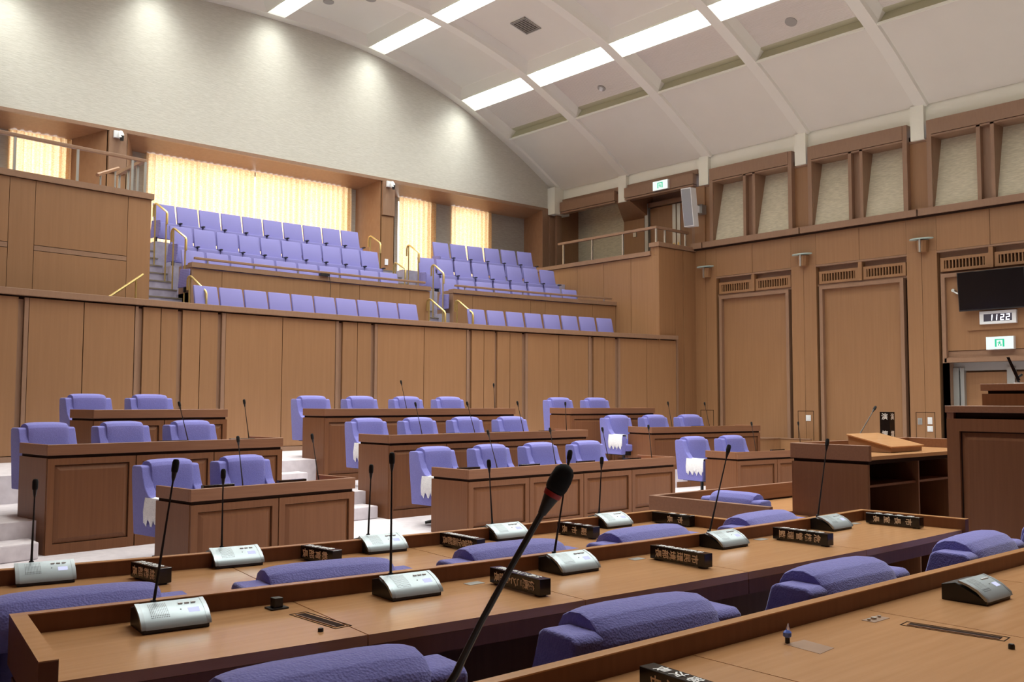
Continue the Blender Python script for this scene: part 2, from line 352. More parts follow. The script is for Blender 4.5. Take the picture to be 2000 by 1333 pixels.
MB().tube([(x+.1, y-.05, 4.34), (x+.13, y-.055, 4.1), (x+.12, y-.055, 3.9), (x+.15, y-.05, 3.75)], .006, 5).build('cable', M_BLACK, d)
# ---- window wall at the back
PROF = [(-1.4, 7.3), (.75, 8.1), (2.0, 8.92), (2.9, 9.38), (4.3, 10.07), (5.1, 10.33), (6.4, 10.69), (7.65, 10.93), (9.0, 11.05), (10.5, 11.08), (12.0, 11.05), (13.35, 10.93), (14.6, 10.69), (15.9, 10.33), (16.7, 10.03), (18.1, 9.38), (18.95, 8.93), (20.25, 8.15)]
def pz(x):
    for (a, za), (b_, zb) in zip(PROF, PROF[1:]):
        if x <= b_: break
    # catmull-rom
    i = PROF.index((a, za)); P0 = PROF[max(i-1, 0)]; P3 = PROF[min(i+2, len(PROF)-1)]
    t_ = (x-a)/(b_-a); m1 = (zb-P0[1])/(b_-P0[0])*(b_-a); m2 = (P3[1]-za)/(P3[0]-a)*(b_-a)
    return (2*t_**3-3*t_**2+1)*za+(t_**3-2*t_**2+t_)*m1+(-2*t_**3+3*t_**2)*zb+(t_**3-t_**2)*m2
xs = [XL+(20.3-XL)*i/60 for i in range(61)]
bw = empty('wall_back', kind='structure')
poly = [(20.3, 7.6), (XL, 7.6)]+[(x, pz(x)+.6) for x in xs]
MB().prism(poly, YB, YB+.2, 'y').build('fabric_wall', M_FAB, bw)
box('trim_2', W_TRIM, XL, 19.74, YB-.03, YB+.06, 7.54, 7.62, kind='structure')
box('wall_pier', W_TRIM, 19.69, XR, YB-.02, YB+.8, 2.9, 7.62, bw)
box('wall_pier', W_TRIM, 19.95, XR, YB-.06, YB, 2.9, 7.35, bw)
PIER = [(6.72, 7.16), (13.80, 14.24)]
for a, b_ in PIER:
    box('wall_pier', W_WALL, a, b_, YB-.0, YB+.8, 2.9, 7.56, bw)
    box('pier_panel', W_TRIM, a+.03, b_-.03, YB-.06, YB, 6.62, 7.53, bw)
    box('pier_panel', W_WALL, a+.02, b_-.08, YB-.025, YB, 2.9, 6.58, bw)
YW = YB+.8
bays = [(1.0, 1.3, 6.15, 6.72), (7.16, 7.55, 13.52, 13.80), (14.24, 14.62, 19.66, 19.69)]
for f0, b0, b1, f1 in bays:   # splayed reveals and soffit of each window bay
    MB().hexa([(f0, YB, 7.55), (f1, YB, 7.55), (b1, YW, 7.38), (b0, YW, 7.38), (f0, YB, 7.62), (f1, YB, 7.62), (b1, YW+.05, 7.62), (b0, YW+.05, 7.62)]).build('soffit', W_SPLAY, bw)
    MB().hexa([(f1, YB, 2.9), (f1+.02, YB, 2.9), (f1+.02, YW, 2.9), (b1, YW, 2.9), (f1, YB, 7.56), (f1+.02, YB, 7.56), (f1+.02, YW, 7.56), (b1, YW, 7.56)]).build('reveal', W_SPLAY, bw)
    MB().hexa([(f0-.02, YB, 2.9), (f0, YB, 2.9), (b0, YW, 2.9), (f0-.02, YW, 2.9), (f0-.02, YB, 7.56), (f0, YB, 7.56), (b0, YW, 7.56), (f0-.02, YW, 7.56)]).build('reveal', W_SPLAY, bw)
box('reveal', W_WALL, XL, 1.0, YB, YB+.3, 2.9, 7.56, bw)
WIN = [(1.9, 3.3), (5.0, 6.1), (7.9, 13.25), (14.9, 16.0), (16.8, 18.15)]
xa = 1.0
for a, b_ in WIN+[(19.66, 20)]:
    box('cloth_panel', M_FABG, xa, a, YW, YW+.2, 2.9, 7.45, bw); xa = b_
for i, (a, b_) in enumerate(WIN):
    box('cloth_panel', M_FABG, a, b_, YW, YW+.2, 2.9, 4.9, bw)
    wn = empty('window_%d' % (i+1), kind='structure')
    box('pane', M_PANE, a, b_, YW+.30, YW+.32, 4.9, 7.45, wn)
    ms = [a, b_] if b_-a < 2 else [a, 9.2, 10.56, 11.9, b_]
    for m_ in ms: box('window_frame', M_GREY, m_-.03, m_+.03, YW+.2, YW+.29, 4.9, 7.45, wn)
    box('window_frame', M_GREY, a, b_, YW+.2, YW+.29, 7.32, 7.45, wn)
CURT = [(1.85, 3.35, 'leftmost gallery window'), (4.94, 6.33, 'window above the solid left gallery block'), (7.84, 10.545, 'left half of the wide gallery window'), (10.575, 13.33, 'right half of the wide gallery window'), (14.9, 16.2, 'left window of the right bay'), (16.74, 18.25, 'right window of the right bay')]
for a, b_, nm in CURT:
    mb = MB(); n_ = int((b_-a)/.018); zs = [4.95, 5.6, 6.3, 7.0, 7.3, 7.38]
    for i in range(n_+1):
        x = a+(b_-a)*i/n_; ph = 2*PI*x/.155+math.sin(x*5)*.8
        for j, z in enumerate(zs):
            am = .042 if z < 7.2 else .026
            mb.v.append((x, YW-.07+am*math.sin(ph)+.008*math.sin(3*ph), z))
    m_ = len(zs)
    for i in range(n_):
        for j in range(m_-1): mb.f.append((i*m_+j, (i+1)*m_+j, (i+1)*m_+j+1, i*m_+j+1))
    c = mb.build('curtain', M_CURT, smooth=True)
    tag(c, 'pleated amber curtain glowing with daylight over the '+nm, 'curtain', 'gallery window curtains')
# ---- left and front walls (behind and beside the camera)
wl = box('wall_left', W_BENCH, XL-.2, XL, YF, YB+.5, -.3, 7.4, kind='structure')
wf = box('wall_front', W_BENCH, XL-.2, XR+1.3, YF-.2, YF, -.3, 11.6, kind='structure')
# ---- right wall
wr = empty('wall_right', kind='structure')
PC = [.85, 3.75, 6.65, 9.55, 12.45, 15.35, 18.25]
HW = .335
box('wall_core', W_DARK, XR+.22, XR+.4, YF, 6.9, -.0, 5.7, wr); box('wall_core', W_DARK, XR+.22, XR+.4, 9.3, 15.8, -.0, 5.7, wr); box('wall_core', W_DARK, XR+.22, XR+.4, 6.9, 9.3, 2.55, 5.7, wr); box('passage_back', W_WALL, XR+.9, XR+1.0, 6.4, 9.6, 0, 2.7, wr)
for c in PC[:6]:
    if c == 15.35:
        box('pilaster', W_WALL, XR, XR+.3, c-HW, c-.005, 0, 5.70, wr); box('pilaster', W_WALL, XR, XR+.3, c+.005, c+.36, 0, 5.70, wr)
    else:
        for a, b_ in ((c-HW, c-.004), (c+.004, c+HW)): box('pilaster', W_WALL, XR, XR+.3, a, b_, 0, 4.95, wr)
        box('pilaster', W_WALL, XR, XR+.3, c-HW, c+HW, 4.952, 5.70, wr)
    hb = MB()
    for q in ((c-.21, c-.2), (c+.2, c+.21)): hb.box(XR-.004, XR+.01, q[0], q[1], .75, 1.45)
    hb.box(XR-.004, XR+.01, c-.21, c+.21, 1.44, 1.45); hb.build('hatch_outline', W_DARK, wr)
box('wall_plain', W_WALL, XR, XR+.3, YF, .85-HW, 0, 5.7, wr)
def bay(c0, c1, low=True):
    a, b_ = c0+HW, c1-HW; m_ = (a+b_)/2
    for p, q in ((a, m_), (m_, b_)): box('panel', W_WALL, XR, XR+.1, p+.005, q-.005, 4.935, 5.70, wr)
    box('rail', W_TRIM, XR+.0, XR+.12, a, b_, 4.89, 4.93, wr)
    box('recess_back', W_TRIM, XR+.16, XR+.2, a, b_, 4.40, 4.9, wr)
    box('mullion', W_WALL, XR+.01, XR+.16, m_-.045, m_+.045, 4.46, 4.89, wr)
    for p, q in ((a+.05, m_-.06), (m_+.06, b_-.05)):
        gr = MB(); gr.box(XR+.05, XR+.14, p, q, 4.71, 4.77); gr.box(XR+.05, XR+.14, p, q, 4.47, 4.53); gr.box(XR+.05, XR+.14, p, p+.08, 4.53, 4.71); gr.box(XR+.05, XR+.14, q-.08, q, 4.53, 4.71)
        g = gr.build('vent_grille', W_WALL, wr)
        box('grille_back', W_DARK, XR+.135, XR+.155, p+.08, q-.08, 4.53, 4.71, g)
        for k in range(12):
            y = p+.08+(q-p-.16)*(k+.5)/12; box('slat', W_WALL, XR+.055, XR+.12, y-.012, y+.012, 4.53, 4.71, g)
    if low:
        fa, fb = a+.10, b_-.06
        fr = MB(); fr.box(XR+.02, XR+.16, fa, fa+.085, 0, 4.42); fr.box(XR+.02, XR+.16, fb-.085, fb, 0, 4.42); fr.box(XR+.02, XR+.16, fa+.085, fb-.085, 4.335, 4.42)
        fr.build('panel_frame', W_TRIM, wr)
        box('panel', W_WALL, XR+.12, XR+.2, fa+.085, fb-.085, 0, 4.335, wr)
        box('rail', W_TRIM, XR+.08, XR+.2, a, b_, 4.42, 4.47, wr)
for i in range(5): bay(PC[i], PC[i+1], i != 2)
# bay with television, clock and side door
a, b_ = 6.65+HW, 9.55-HW
fr = MB(); fr.box(XR+.02, XR+.16, a+.10, a+.185, 0, 4.42); fr.box(XR+.02, XR+.16, b_-.145, b_-.06, 0, 4.42); fr.box(XR+.02, XR+.16, a+.185, b_-.145, 4.335, 4.42)
fr.build('panel_frame', W_TRIM, wr)
box('panel', W_WALL, XR+.10, XR+.2, a+.185, b_-.145, 2.76, 4.335, wr)
box('backing_board', W_WALL, XR+.06, XR+.12, 7.0, 8.65, 3.17, 4.0, wr)
box('soffit_rail', W_TRIM, XR+.12, XR+.3, a+.1, b_-.1, 2.62, 2.75, wr)
box('soffit_rail', W_TRIM, XR+.02, XR+.3, a+.1, b_-.1, 2.51, 2.60, wr)
box('soffit_rail', W_TRIM, XR+.06, XR+.3, a+.1, b_-.1, 2.595, 2.625, wr)
dr = empty('door_1', kind='structure')
box('door_lintel', M_GREY, XR+.35, XR+.45, a+.1, b_-.1, 2.34, 2.51, dr)
for y0, y1 in ((b_-.38, b_-.30), (b_-.27, b_-.15), (b_-1.4, b_-1.25)): box('door_frame', M_GREY, XR+.3, XR+.42, y0, y1, 0, 2.4, dr)
box('door_leaf', W_WALL, XR+.40, XR+.44, b_-1.25, b_-.38, 0, 2.30, dr); box('door_leaf', W_WALL, XR+.40, XR+.44, a+.1, b_-1.4, 0, 2.30, dr)
box('reveal', W_TRIM, XR+.02, XR+.5, b_-.145, b_-.06, 0, 2.5, wr)
# ledge with notches
for i in range(6):
    y0 = YF if i == 0 else PC[i-1]+.02; y1 = PC[i]-.02
    box('trim_3' if i == 0 else 'trim_3', W_TRIM, XR-.16, XR+.1, y0, y1, 5.72, 5.87, kind='structure')
box('trim_3', W_TRIM, XR-.16, XR+.1, 15.37, 15.72, 5.72, 5.87, kind='structure')
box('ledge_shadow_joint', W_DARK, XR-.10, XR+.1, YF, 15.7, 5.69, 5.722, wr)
# coffers above the ledge
box('upper_back', W_TRIM, XR+.06, XR+.7, YF, .5, 5.87, 7.42, wr)
for i in range(5):
    a, b_ = PC[i]+.22, PC[i+1]-.22; m_ = (a+b_)/2
    cf = MB(); X0, X1 = XR-.10, XR+.10
    cf.box(X0, X1, a, a+.105, 5.87, 7.80); cf.box(X0, X1, b_-.105, b_, 5.87, 7.80)
    cf.box(X0-.012, X1, a+.1, b_-.1, 7.48, 7.80)
    cf.box(X0, X0+.14, m_-.18, m_-.10, 5.87, 7.48); cf.box(X0, X0+.14, m_+.10, m_+.18, 5.87, 7.48)
    o_ = cf.build('coffer_frame', W_TRIM, wr)
    box('header_strip', W_TRIM, X0-.0, X1, a+.1, b_-.1, 7.43, 7.468, wr)
    box('mullion_back', W_TRIM, X0+.13, X0+.6, m_-.16, m_+.16, 5.87, 7.48, wr)
    for p, q in ((a+.10, m_-.17), (m_+.17, b_-.10)):
        MB().hexa([(XR-.02, p, 5.86), (XR+.02, p, 5.86), (XR+.02, q, 5.86), (XR-.02, q, 5.86), (XR+.42, p, 7.6), (XR+.46, p, 7.6), (XR+.46, q, 7.6), (XR+.42, q, 7.6)]).build('cloth_panel', M_FAB2, wr)
        for s_ in (p, q):
            MB().prism([(XR-.05, 5.87), (XR+.5, 5.87), (XR+.5, 7.6), (XR-.05, 7.6)], s_-.012, s_+.012, 'y').build('reveal', W_TRIM, wr)
    box('coffer_top', W_TRIM, XR, XR+.5, a, b_, 7.44, 7.54, wr)
for c in PC[:6]:
    box('pier', W_WALL, XR+.04, XR+.6, c-.24, c+.24, 5.87, 7.40, wr); box('pier_cap', W_TRIM, XR+.02, XR+.6, c-.24, c+.24, 7.38, 7.44, wr)
for c in PC+[21.15]:
    if c < 21: box('plaster_pier', M_CREAM, XR-.06, XR+.3, c-.15, c+.15, 7.42, 8.19, wr)
    else: box('plaster_pier', M_CREAM, XR-.33, XR+.3, YB-.32, YB+.0, 7.42, 8.25, wr)
box('plaster_band', M_CREAM, XR+.06, XR+.4, YF, YB, 7.80, 8.6, wr)
# balcony recess behind right wall
box('recess_back', W_TRIM, XR+1.0, XR+1.1, 15.5, 19.0, 5.0, 8.0, wr)
box('recess_back', M_FAB2, XR+1.0, XR+1.1, 19.0, YB+.1, 5.0, 8.0, wr)
box('recess_end', W_SPLAY, XR, XR+1.1, YB-.02, YB+.1, 5.0, 8.0, wr)
box('recess_wood', W_WALL, XR+.85, XR+1.1, 18.2, 19.0, 5.0, 7.1, wr)
MB().hexa([(XR, 18.0, 7.42), (XR+1.0, 18.0, 7.0), (XR+1.0, 19.1, 7.0), (XR, 18.5, 7.42), (XR, 18.0, 7.7), (XR+1.0, 18.0, 7.7), (XR+1.0, 19.1, 7.7), (XR, 18.5, 7.7)]).build('splayed_beam', W_SPLAY, wr)
box('recess_ceiling', W_TRIM, XR, XR+1.1, 15.6, YB, 7.78, 7.9, wr)
box('recess_floor', M_GSTEP, XR-1.4, XR+1.1, 15.7, YB, 5.0, 5.1, wr)
box('pilaster', W_WALL, XR, XR+.3, 15.36, 15.70, 5.87, 7.42, wr); box('recess_jamb', W_TRIM, XR+.01, XR+1.1, 15.705, 15.80, 5.0, 7.8, wr)
for a, b_ in ((15.66, 18.12), (18.5, 21.02)):
    box('header', W_TRIM, XR-.12, XR+.05, a, b_, 7.50, 7.79, wr); box('header_strip', W_TRIM, XR-.10, XR+.1, a, b_, 7.44, 7.488, wr)
    box('header_strip', W_DARK, XR-.08, XR+.1, a+.02, b_-.02, 7.484, 7.505, wr)
box('jamb', W_TRIM, XR-.1, XR+.1, 20.92, 21.02, 5.5, 7.8, wr)
dr = empty('door_2', kind='structure')
for y0, y1 in ((15.9, 16.0), (17.98, 18.1)): box('door_frame', M_GREY, XR+.75, XR+.98, y0, y1, 5.1, 7.45, dr)
box('door_frame', W_TRIM, XR+.75, XR+.98, 16.0, 17.98, 7.32, 7.45, dr)
for k, (y0, y1) in enumerate(((16.02, 16.98), (17.0, 17.96))):
    dl = box('door_leaf', W_WALL, XR+.84, XR+.90, y0, y1, 5.1, 7.3, dr)
    e = y1-.07 if k == 0 else y0+.07
    box('edge_plate', M_STEEL, XR+.825, XR+.85, e-.06, e+.06, 5.1, 7.3, dl)
    MB().tube([(XR+.83, e, 6.05), (XR+.76, e, 6.05), (XR+.76, e+(.12 if k else -.12), 6.05)], .016, 6).build('door_handle', M_BRASS, dl, smooth=True)
    box('handle_plate', M_BRASS, XR+.815, XR+.83, e-.025, e+.025, 5.95, 6.18, dl)
# ---- vaulted ceiling
cl = empty('ceiling', kind='structure')
RIBS = [20.95, 18.18, 15.27, 12.37, 9.47, 6.57, 3.67, .77, -2.13, -4.6]
def off(x, o):  # point offset o outward from rib curve at x (normal approx)
    e = .05; d_ = (pz(min(x+e, 20.25))-pz(x-e))/(min(x+e, 20.25)-(x-e)); n_ = math.hypot(1, d_)
    return (x-d_/n_*o, pz(x)+o/n_)
xs = [XL+.01+(20.25-XL-.01)*i/56 for i in range(57)]
for i, y in enumerate(RIBS):
    wb, wt, h_ = (.15, .30, .42)
    y0b, y1b = (y-.15, y+.15)
    mb = MB()
    for x in xs:
        q = off(x, h_)
        if i == 0: mb.v += [(x, y-.12, pz(x)), (x, y+.16, pz(x)), (q[0], y+.16, q[1]), (q[0], y-.42, q[1])]
        else: mb.v += [(x, y-.13, pz(x)), (x, y+.13, pz(x)), (q[0], y+.34, q[1]), (q[0], y-.34, q[1])]
    for k in range(len(xs)-1):
        for j in range(4): mb.f.append((k*4+j, k*4+(j+1) % 4, k*4+4+(j+1) % 4, k*4+4+j))
    mb.f.append((0, 1, 2, 3)); e = 4*(len(xs)-1); mb.f.append((e+3, e+2, e+1, e))
    mb.build('rib', M_RIB, cl, smooth=True)
TR = [(2.9, 4.25, 'r'), (4.75, 7.25, 'p'), (7.8, 10.27, 'p'), (10.78, 13.17, 'p'), (13.70, 16.27, 'p'), (16.80, 18.10, 'r')]
LS = [(4.27, 4.73), (7.27, 7.78), (10.29, 10.76), (13.19, 13.68), (16.29, 16.78)]
for (ya, yb) in zip(RIBS, RIBS[1:]):
    y1, y0 = ya-.12, yb+.12
    if ya < 1: pass
    # outer smooth panels
    for xa, xb, sg in ((18.12, XR+.25, 1), (XL, 2.88, -1)):
        mb = MB(); n_ = 10
        for k in range(n_+1):
            x = xa+(min(xb, 20.25)-xa)*k/n_; q = off(x, .055); q2 = off(x, .12)
            mb.v += [(q[0], y0-.1, q[1]), (q[0], y1+.1, q[1]), (q2[0], y1+.1, q2[1]), (q2[0], y0-.1, q2[1])]
        for k in range(n_):
            for j in range(4): mb.f.append((k*4+j, k*4+(j+1) % 4, k*4+4+(j+1) % 4, k*4+4+j))
        mb.f += [(0, 1, 2, 3), (4*n_+3, 4*n_+2, 4*n_+1, 4*n_)]
        mb.build('ceiling_panel', M_CEIL, cl, smooth=True)
    # trays: panel + splayed border
    for xa, xb, ty in TR:
        d_ = .24; s_ = .17; n_ = 6
        mb = MB()
        for k in range(n_+1):
            x = xa+s_+(xb-xa-2*s_)*k/n_; q = off(x, d_); q2 = off(x, d_+.05)
            mb.v += [(q[0], y0+s_, q[1]), (q[0], y1-s_, q[1]), (q2[0], y1-s_, q2[1]), (q2[0], y0+s_, q2[1])]
        for k in range(n_):
            for j in range(4): mb.f.append((k*4+j, k*4+(j+1) % 4, k*4+4+(j+1) % 4, k*4+4+j))
        mb.f += [(0, 1, 2, 3), (4*n_+3, 4*n_+2, 4*n_+1, 4*n_)]
        mb.build('ceiling_panel', M_RIBB if ty == 'r' else M_CEIL, cl, smooth=True)
        mb = MB()   # border strips: along x at both ends, along y at both sides
        for (yo, yi) in ((y0, y0+s_+.01), (y1, y1-s_-.01)):
            k0 = len(mb.v)
            for k in range(n_+1):
                xo = xa+(xb-xa)*k/n_; xi = xa+s_+(xb-xa-2*s_)*k/n_; q = off(xo, .02); q2 = off(xi, d_-.002)
                mb.v += [(q[0], yo, q[1]), (q2[0], yi, q2[1])]
            for k in range(n_): mb.f.append((k0+2*k, k0+2*k+2, k0+2*k+3, k0+2*k+1))
        for (xo, xi) in ((xa, xa+s_+.01), (xb, xb-s_-.01)):
            if ty == 'r' and (xo == 18.10 or xo == 2.9): continue
            q = off(xo, .02); q2 = off(xi, d_-.002); k0 = len(mb.v)
            mb.v += [(q[0], y0, q[1]), (q[0], y1, q[1]), (q2[0], y1-s_, q2[1]), (q2[0], y0+s_, q2[1])]; mb.f.append((k0, k0+1, k0+2, k0+3))
        mb.build('tray_border', M_RIB, cl)
        if ty == 'r':
            e = 18.10 if xb > 15 else 2.9; sg = 1 if e > 10 else -1
            q = off(e, .055); q2 = off(e+sg*-.02, .27)
            mb = MB(); mb.v += [(q[0], y0, q[1]), (q[0], y1, q[1]), (q2[0], y1, q2[1]), (q2[0], y0, q2[1])]; mb.f.append((0, 1, 2, 3))
            q3 = off(e-sg*.17, .24); mb.v += [(q3[0], y1, q3[1]), (q3[0], y0, q3[1])]; mb.f.append((3, 2, 4, 5))
            mb.build('slot_face', M_OLIVE, cl)
            q = off(e, .0); MB().box(q[0]-.02, q[0]+.03, y0+.02, y1-.02, q[1]-.0, q[1]+.05).build('slot_lip', M_CREAM, cl)
    for xa, xb in LS:
        if ya > 1:   # louvred fluorescent fittings shining straight down from each trough
            ld = bpy.data.lights.new('trough_lamp', 'AREA'); ld.shape = 'RECTANGLE'; ld.size = xb-xa-.06; ld.size_y = y1-y0-.1; ld.energy = LAMP; ld.color = (.97, 1.0, .93); ld.spread = math.radians(SPREAD)
            xm = (xa+xb)/2; qm = off(xm, .035); lo_ = bpy.data.objects.new('trough_lamp', ld); COL.objects.link(lo_); lo_.location = (qm[0], (y0+y1)/2, qm[1])
            sl_ = (pz(xm+.05)-pz(xm-.05))/.1; lo_.rotation_euler = (0, -math.atan(sl_)*.6, 0); lo_.parent = cl
        q, q2 = off(xa, .15), off(xb, .15); q3, q4 = off(xa, .17), off(xb, .17)
        MB().hexa([(q[0], y0, q[1]), (q2[0], y0, q2[1]), (q2[0], y1, q2[1]), (q[0], y1, q[1]), (q3[0], y0, q3[1]), (q4[0], y0, q4[1]), (q4[0], y1, q4[1]), (q3[0], y1, q3[1])]).build('light_diffuser', M_STRIP if ya > 1 else M_STRIPOFF, cl)
        for xe, sg in ((xa, -1), (xb, 1)):
            a1, a2 = off(xe, .0), off(xe, .17); a3, a4 = off(xe+sg*.012, .0), off(xe+sg*.012, .17)
            MB().hexa([(a1[0], y0, a1[1]), (a3[0], y0, a3[1]), (a3[0], y1, a3[1]), (a1[0], y1, a1[1]), (a2[0], y0, a2[1]), (a4[0], y0, a4[1]), (a4[0], y1, a4[1]), (a2[0], y1, a2[1])]).build('trough_side', M_RIB, cl)
mb = MB()   # closing shell above everything
for k, x in enumerate(xs):
    q = off(x, .6); mb.v += [(q[0], YF-.1, q[1]), (q[0], YB+.2, q[1])]
for k in range(len(xs)-1): mb.f.append((2*k, 2*k+1, 2*k+3, 2*k+2))
mb.build('ceiling_shell', M_CEIL, cl)
box('ceiling_shell', M_CEIL, 20.0, XR+1.3, YF, YB+.2, 8.7, 8.8, cl)
# ceiling fittings
def disc(name, m, x, y, r, o, label, cat, group=None, h=.015):
    q = off(x, o); e = .05; sl = (pz(x+e)-pz(x-e))/(2*e)
    nz_ = Vector((sl, 0, -1)).normalized(); c = Vector((q[0], y, q[1]))
    ob = MB().tube([c-nz_*.01, c+nz_*h], r, 20).build(name, m); return tag(ob, label, cat, group)
disc('ceiling_speaker', M_DGRY, 16.3, 20.25, .13, .235, 'round grey ceiling speaker nearest the back wall', 'ceiling speaker', 'round ceiling speakers')
disc('ceiling_speaker', M_DGRY, 16.42, 19.62, .13, .235, 'round grey ceiling speaker second from the back wall', 'ceiling speaker', 'round ceiling speakers')
disc('ceiling_speaker', M_DGRY, 12.0, 18.9, .13, .235, 'round grey ceiling speaker at the top edge, right one of the pair', 'ceiling speaker', 'round ceiling speakers')
disc('ceiling_speaker', M_DGRY, 11.35, 19.75, .13, .235, 'round grey ceiling speaker at the top edge, left one of the pair', 'ceiling speaker', 'round ceiling speakers')
disc('ceiling_speaker', M_DGRY, 17.55, 11.05, .13, .235, 'round grey ceiling speaker in the ribbed panel above the right wall', 'ceiling speaker', 'round ceiling speakers')
sd = empty('smoke_detector', (0, 0, 0), 0, 'round smoke detector in a ribbed ceiling panel', 'detector')
q = off(17.6, .235); c = Vector((q[0], 16.7, q[1])); nn = Vector((-.47, 0, -1)).normalized()
MB().tube([c, c+nn*.02], .11, 18).build('base', M_DGRY, sd); MB().tube([c+nn*.02, c+nn*.07], [.06, .045], 14).build('sensor', M_WHITE, sd)
av = empty('ceiling_vent', (0, 0, 0), 0, 'brown slatted square air vent in a ceiling tray', 'vent')
q = off(15.02, .235); sl = -.23
box('backing', W_DARK, 0, 0, 0, 0, 0, 0, av); bpy.data.objects.remove(bpy.data.objects['backing'])
vt = empty('tmp', (q[0], 16.75, q[1]-.005)); R_ = Matrix.Rotation(math.atan(-sl), 4, 'Y')
def place(mb, M4): mb.v = [tuple(M4 @ Vector(v)) for v in mb.v]; return mb
M4 = Matrix.Translation((q[0], 16.75, q[1]-.005)) @ R_
place(MB().box(-.26, .26, -.24, .24, -.005, .01), M4).build('backing', W_DARK, av)
fr = MB().box(-.28, -.25, -.26, .26, -.02, .01); fr.box(.25, .28, -.26, .26, -.02, .01); fr.box(-.28, .28, -.26, -.23, -.02, .01); fr.box(-.28, .28, .23, .26, -.02, .01)
place(fr, M4).build('frame', M_DGRY, av)
for k in range(9):
    x = -.22+.055*k; place(MB().box(x-.011, x+.011, -.23, .23, -.016, .0), M4).build('slat', M_DGRY, av)
bpy.data.objects.remove(vt)

# ================================================================ MEMBERS' BENCHES
def bench(x0, y0, x1, y1, units, zt, zb, depth, label, name='bench_desk'):
    W = math.hypot(x1-x0, y1-y0); a = math.atan2(y1-y0, x1-x0)
    o = empty(name, (x0, y0, zb), a, label, 'desk', "members' bench desks")
    H = zt-zb; zc = H-.147; fb = H-.82
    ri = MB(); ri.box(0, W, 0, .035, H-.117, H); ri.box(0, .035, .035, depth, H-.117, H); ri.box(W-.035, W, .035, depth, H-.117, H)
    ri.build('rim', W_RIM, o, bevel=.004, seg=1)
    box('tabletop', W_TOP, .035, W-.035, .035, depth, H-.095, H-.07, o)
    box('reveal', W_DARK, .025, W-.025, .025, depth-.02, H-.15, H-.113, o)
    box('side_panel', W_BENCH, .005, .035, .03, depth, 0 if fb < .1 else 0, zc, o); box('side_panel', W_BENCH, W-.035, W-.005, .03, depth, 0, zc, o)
    box('front_core', W_DARK, .035, W-.035, .03, .05, 0, zc, o)
    uw = (W-.01)/units
    for k in range(units):
        u0 = .005+uw*k+.006; u1 = .005+uw*(k+1)-.006
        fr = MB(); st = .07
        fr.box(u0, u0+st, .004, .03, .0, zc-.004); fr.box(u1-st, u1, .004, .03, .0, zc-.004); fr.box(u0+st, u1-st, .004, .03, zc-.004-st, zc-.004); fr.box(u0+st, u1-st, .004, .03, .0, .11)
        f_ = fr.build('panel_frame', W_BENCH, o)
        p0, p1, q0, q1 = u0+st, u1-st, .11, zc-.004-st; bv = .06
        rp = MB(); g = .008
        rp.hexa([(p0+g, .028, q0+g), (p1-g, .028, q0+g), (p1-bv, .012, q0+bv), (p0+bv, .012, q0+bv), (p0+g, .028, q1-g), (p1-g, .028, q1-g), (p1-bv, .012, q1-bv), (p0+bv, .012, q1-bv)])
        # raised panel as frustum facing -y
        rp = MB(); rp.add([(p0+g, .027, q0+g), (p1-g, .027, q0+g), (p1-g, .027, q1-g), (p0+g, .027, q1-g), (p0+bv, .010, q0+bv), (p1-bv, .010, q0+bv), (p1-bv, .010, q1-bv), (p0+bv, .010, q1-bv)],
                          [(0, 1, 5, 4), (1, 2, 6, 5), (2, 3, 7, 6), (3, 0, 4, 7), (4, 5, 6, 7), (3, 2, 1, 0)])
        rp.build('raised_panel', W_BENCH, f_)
        box('panel_shadow_gap', W_DARK, p0, p1, .0285, .03, q0, q1, f_)
    return o
Z3, Z2, Z1 = .819, 1.174, 1.527
bench(3.62, 8.69, 5.56, 8.93, 2, Z3, 0, .66, 'two-panel front row bench desk of the left block')
bench(2.96, 10.90, 5.89, 11.22, 3, Z2, 0, .78, 'three-panel middle row bench desk of the left block')
bench(4.09, 13.03, 6.08, 13.31, 2, Z1, .353, .70, 'two-panel back row bench desk of the left block')
bench(7.24, 9.06, 11.44, 9.27, 4, Z3, 0, .72, 'four-panel front row bench desk of the middle block')
bench(7.52, 11.20, 11.64, 11.32, 4, Z2, 0, .78, 'four-panel middle row bench desk of the middle block')
bench(7.79, 13.46, 11.96, 13.55, 4, Z1, .353, .70, 'four-panel back row bench desk of the middle block')
bench(13.26, 9.44, 16.3, 9.14, 3, Z3, 0, .72, 'front row bench desk of the right block beyond the lectern')
bench(13.88, 11.82, 16.90, 11.45, 3, Z2, 0, .68, 'three-panel middle row bench desk of the right block')
bench(13.39, 13.49, 15.71, 13.28, 2, Z1, .353, .70, 'two-panel back row bench desk of the right block')

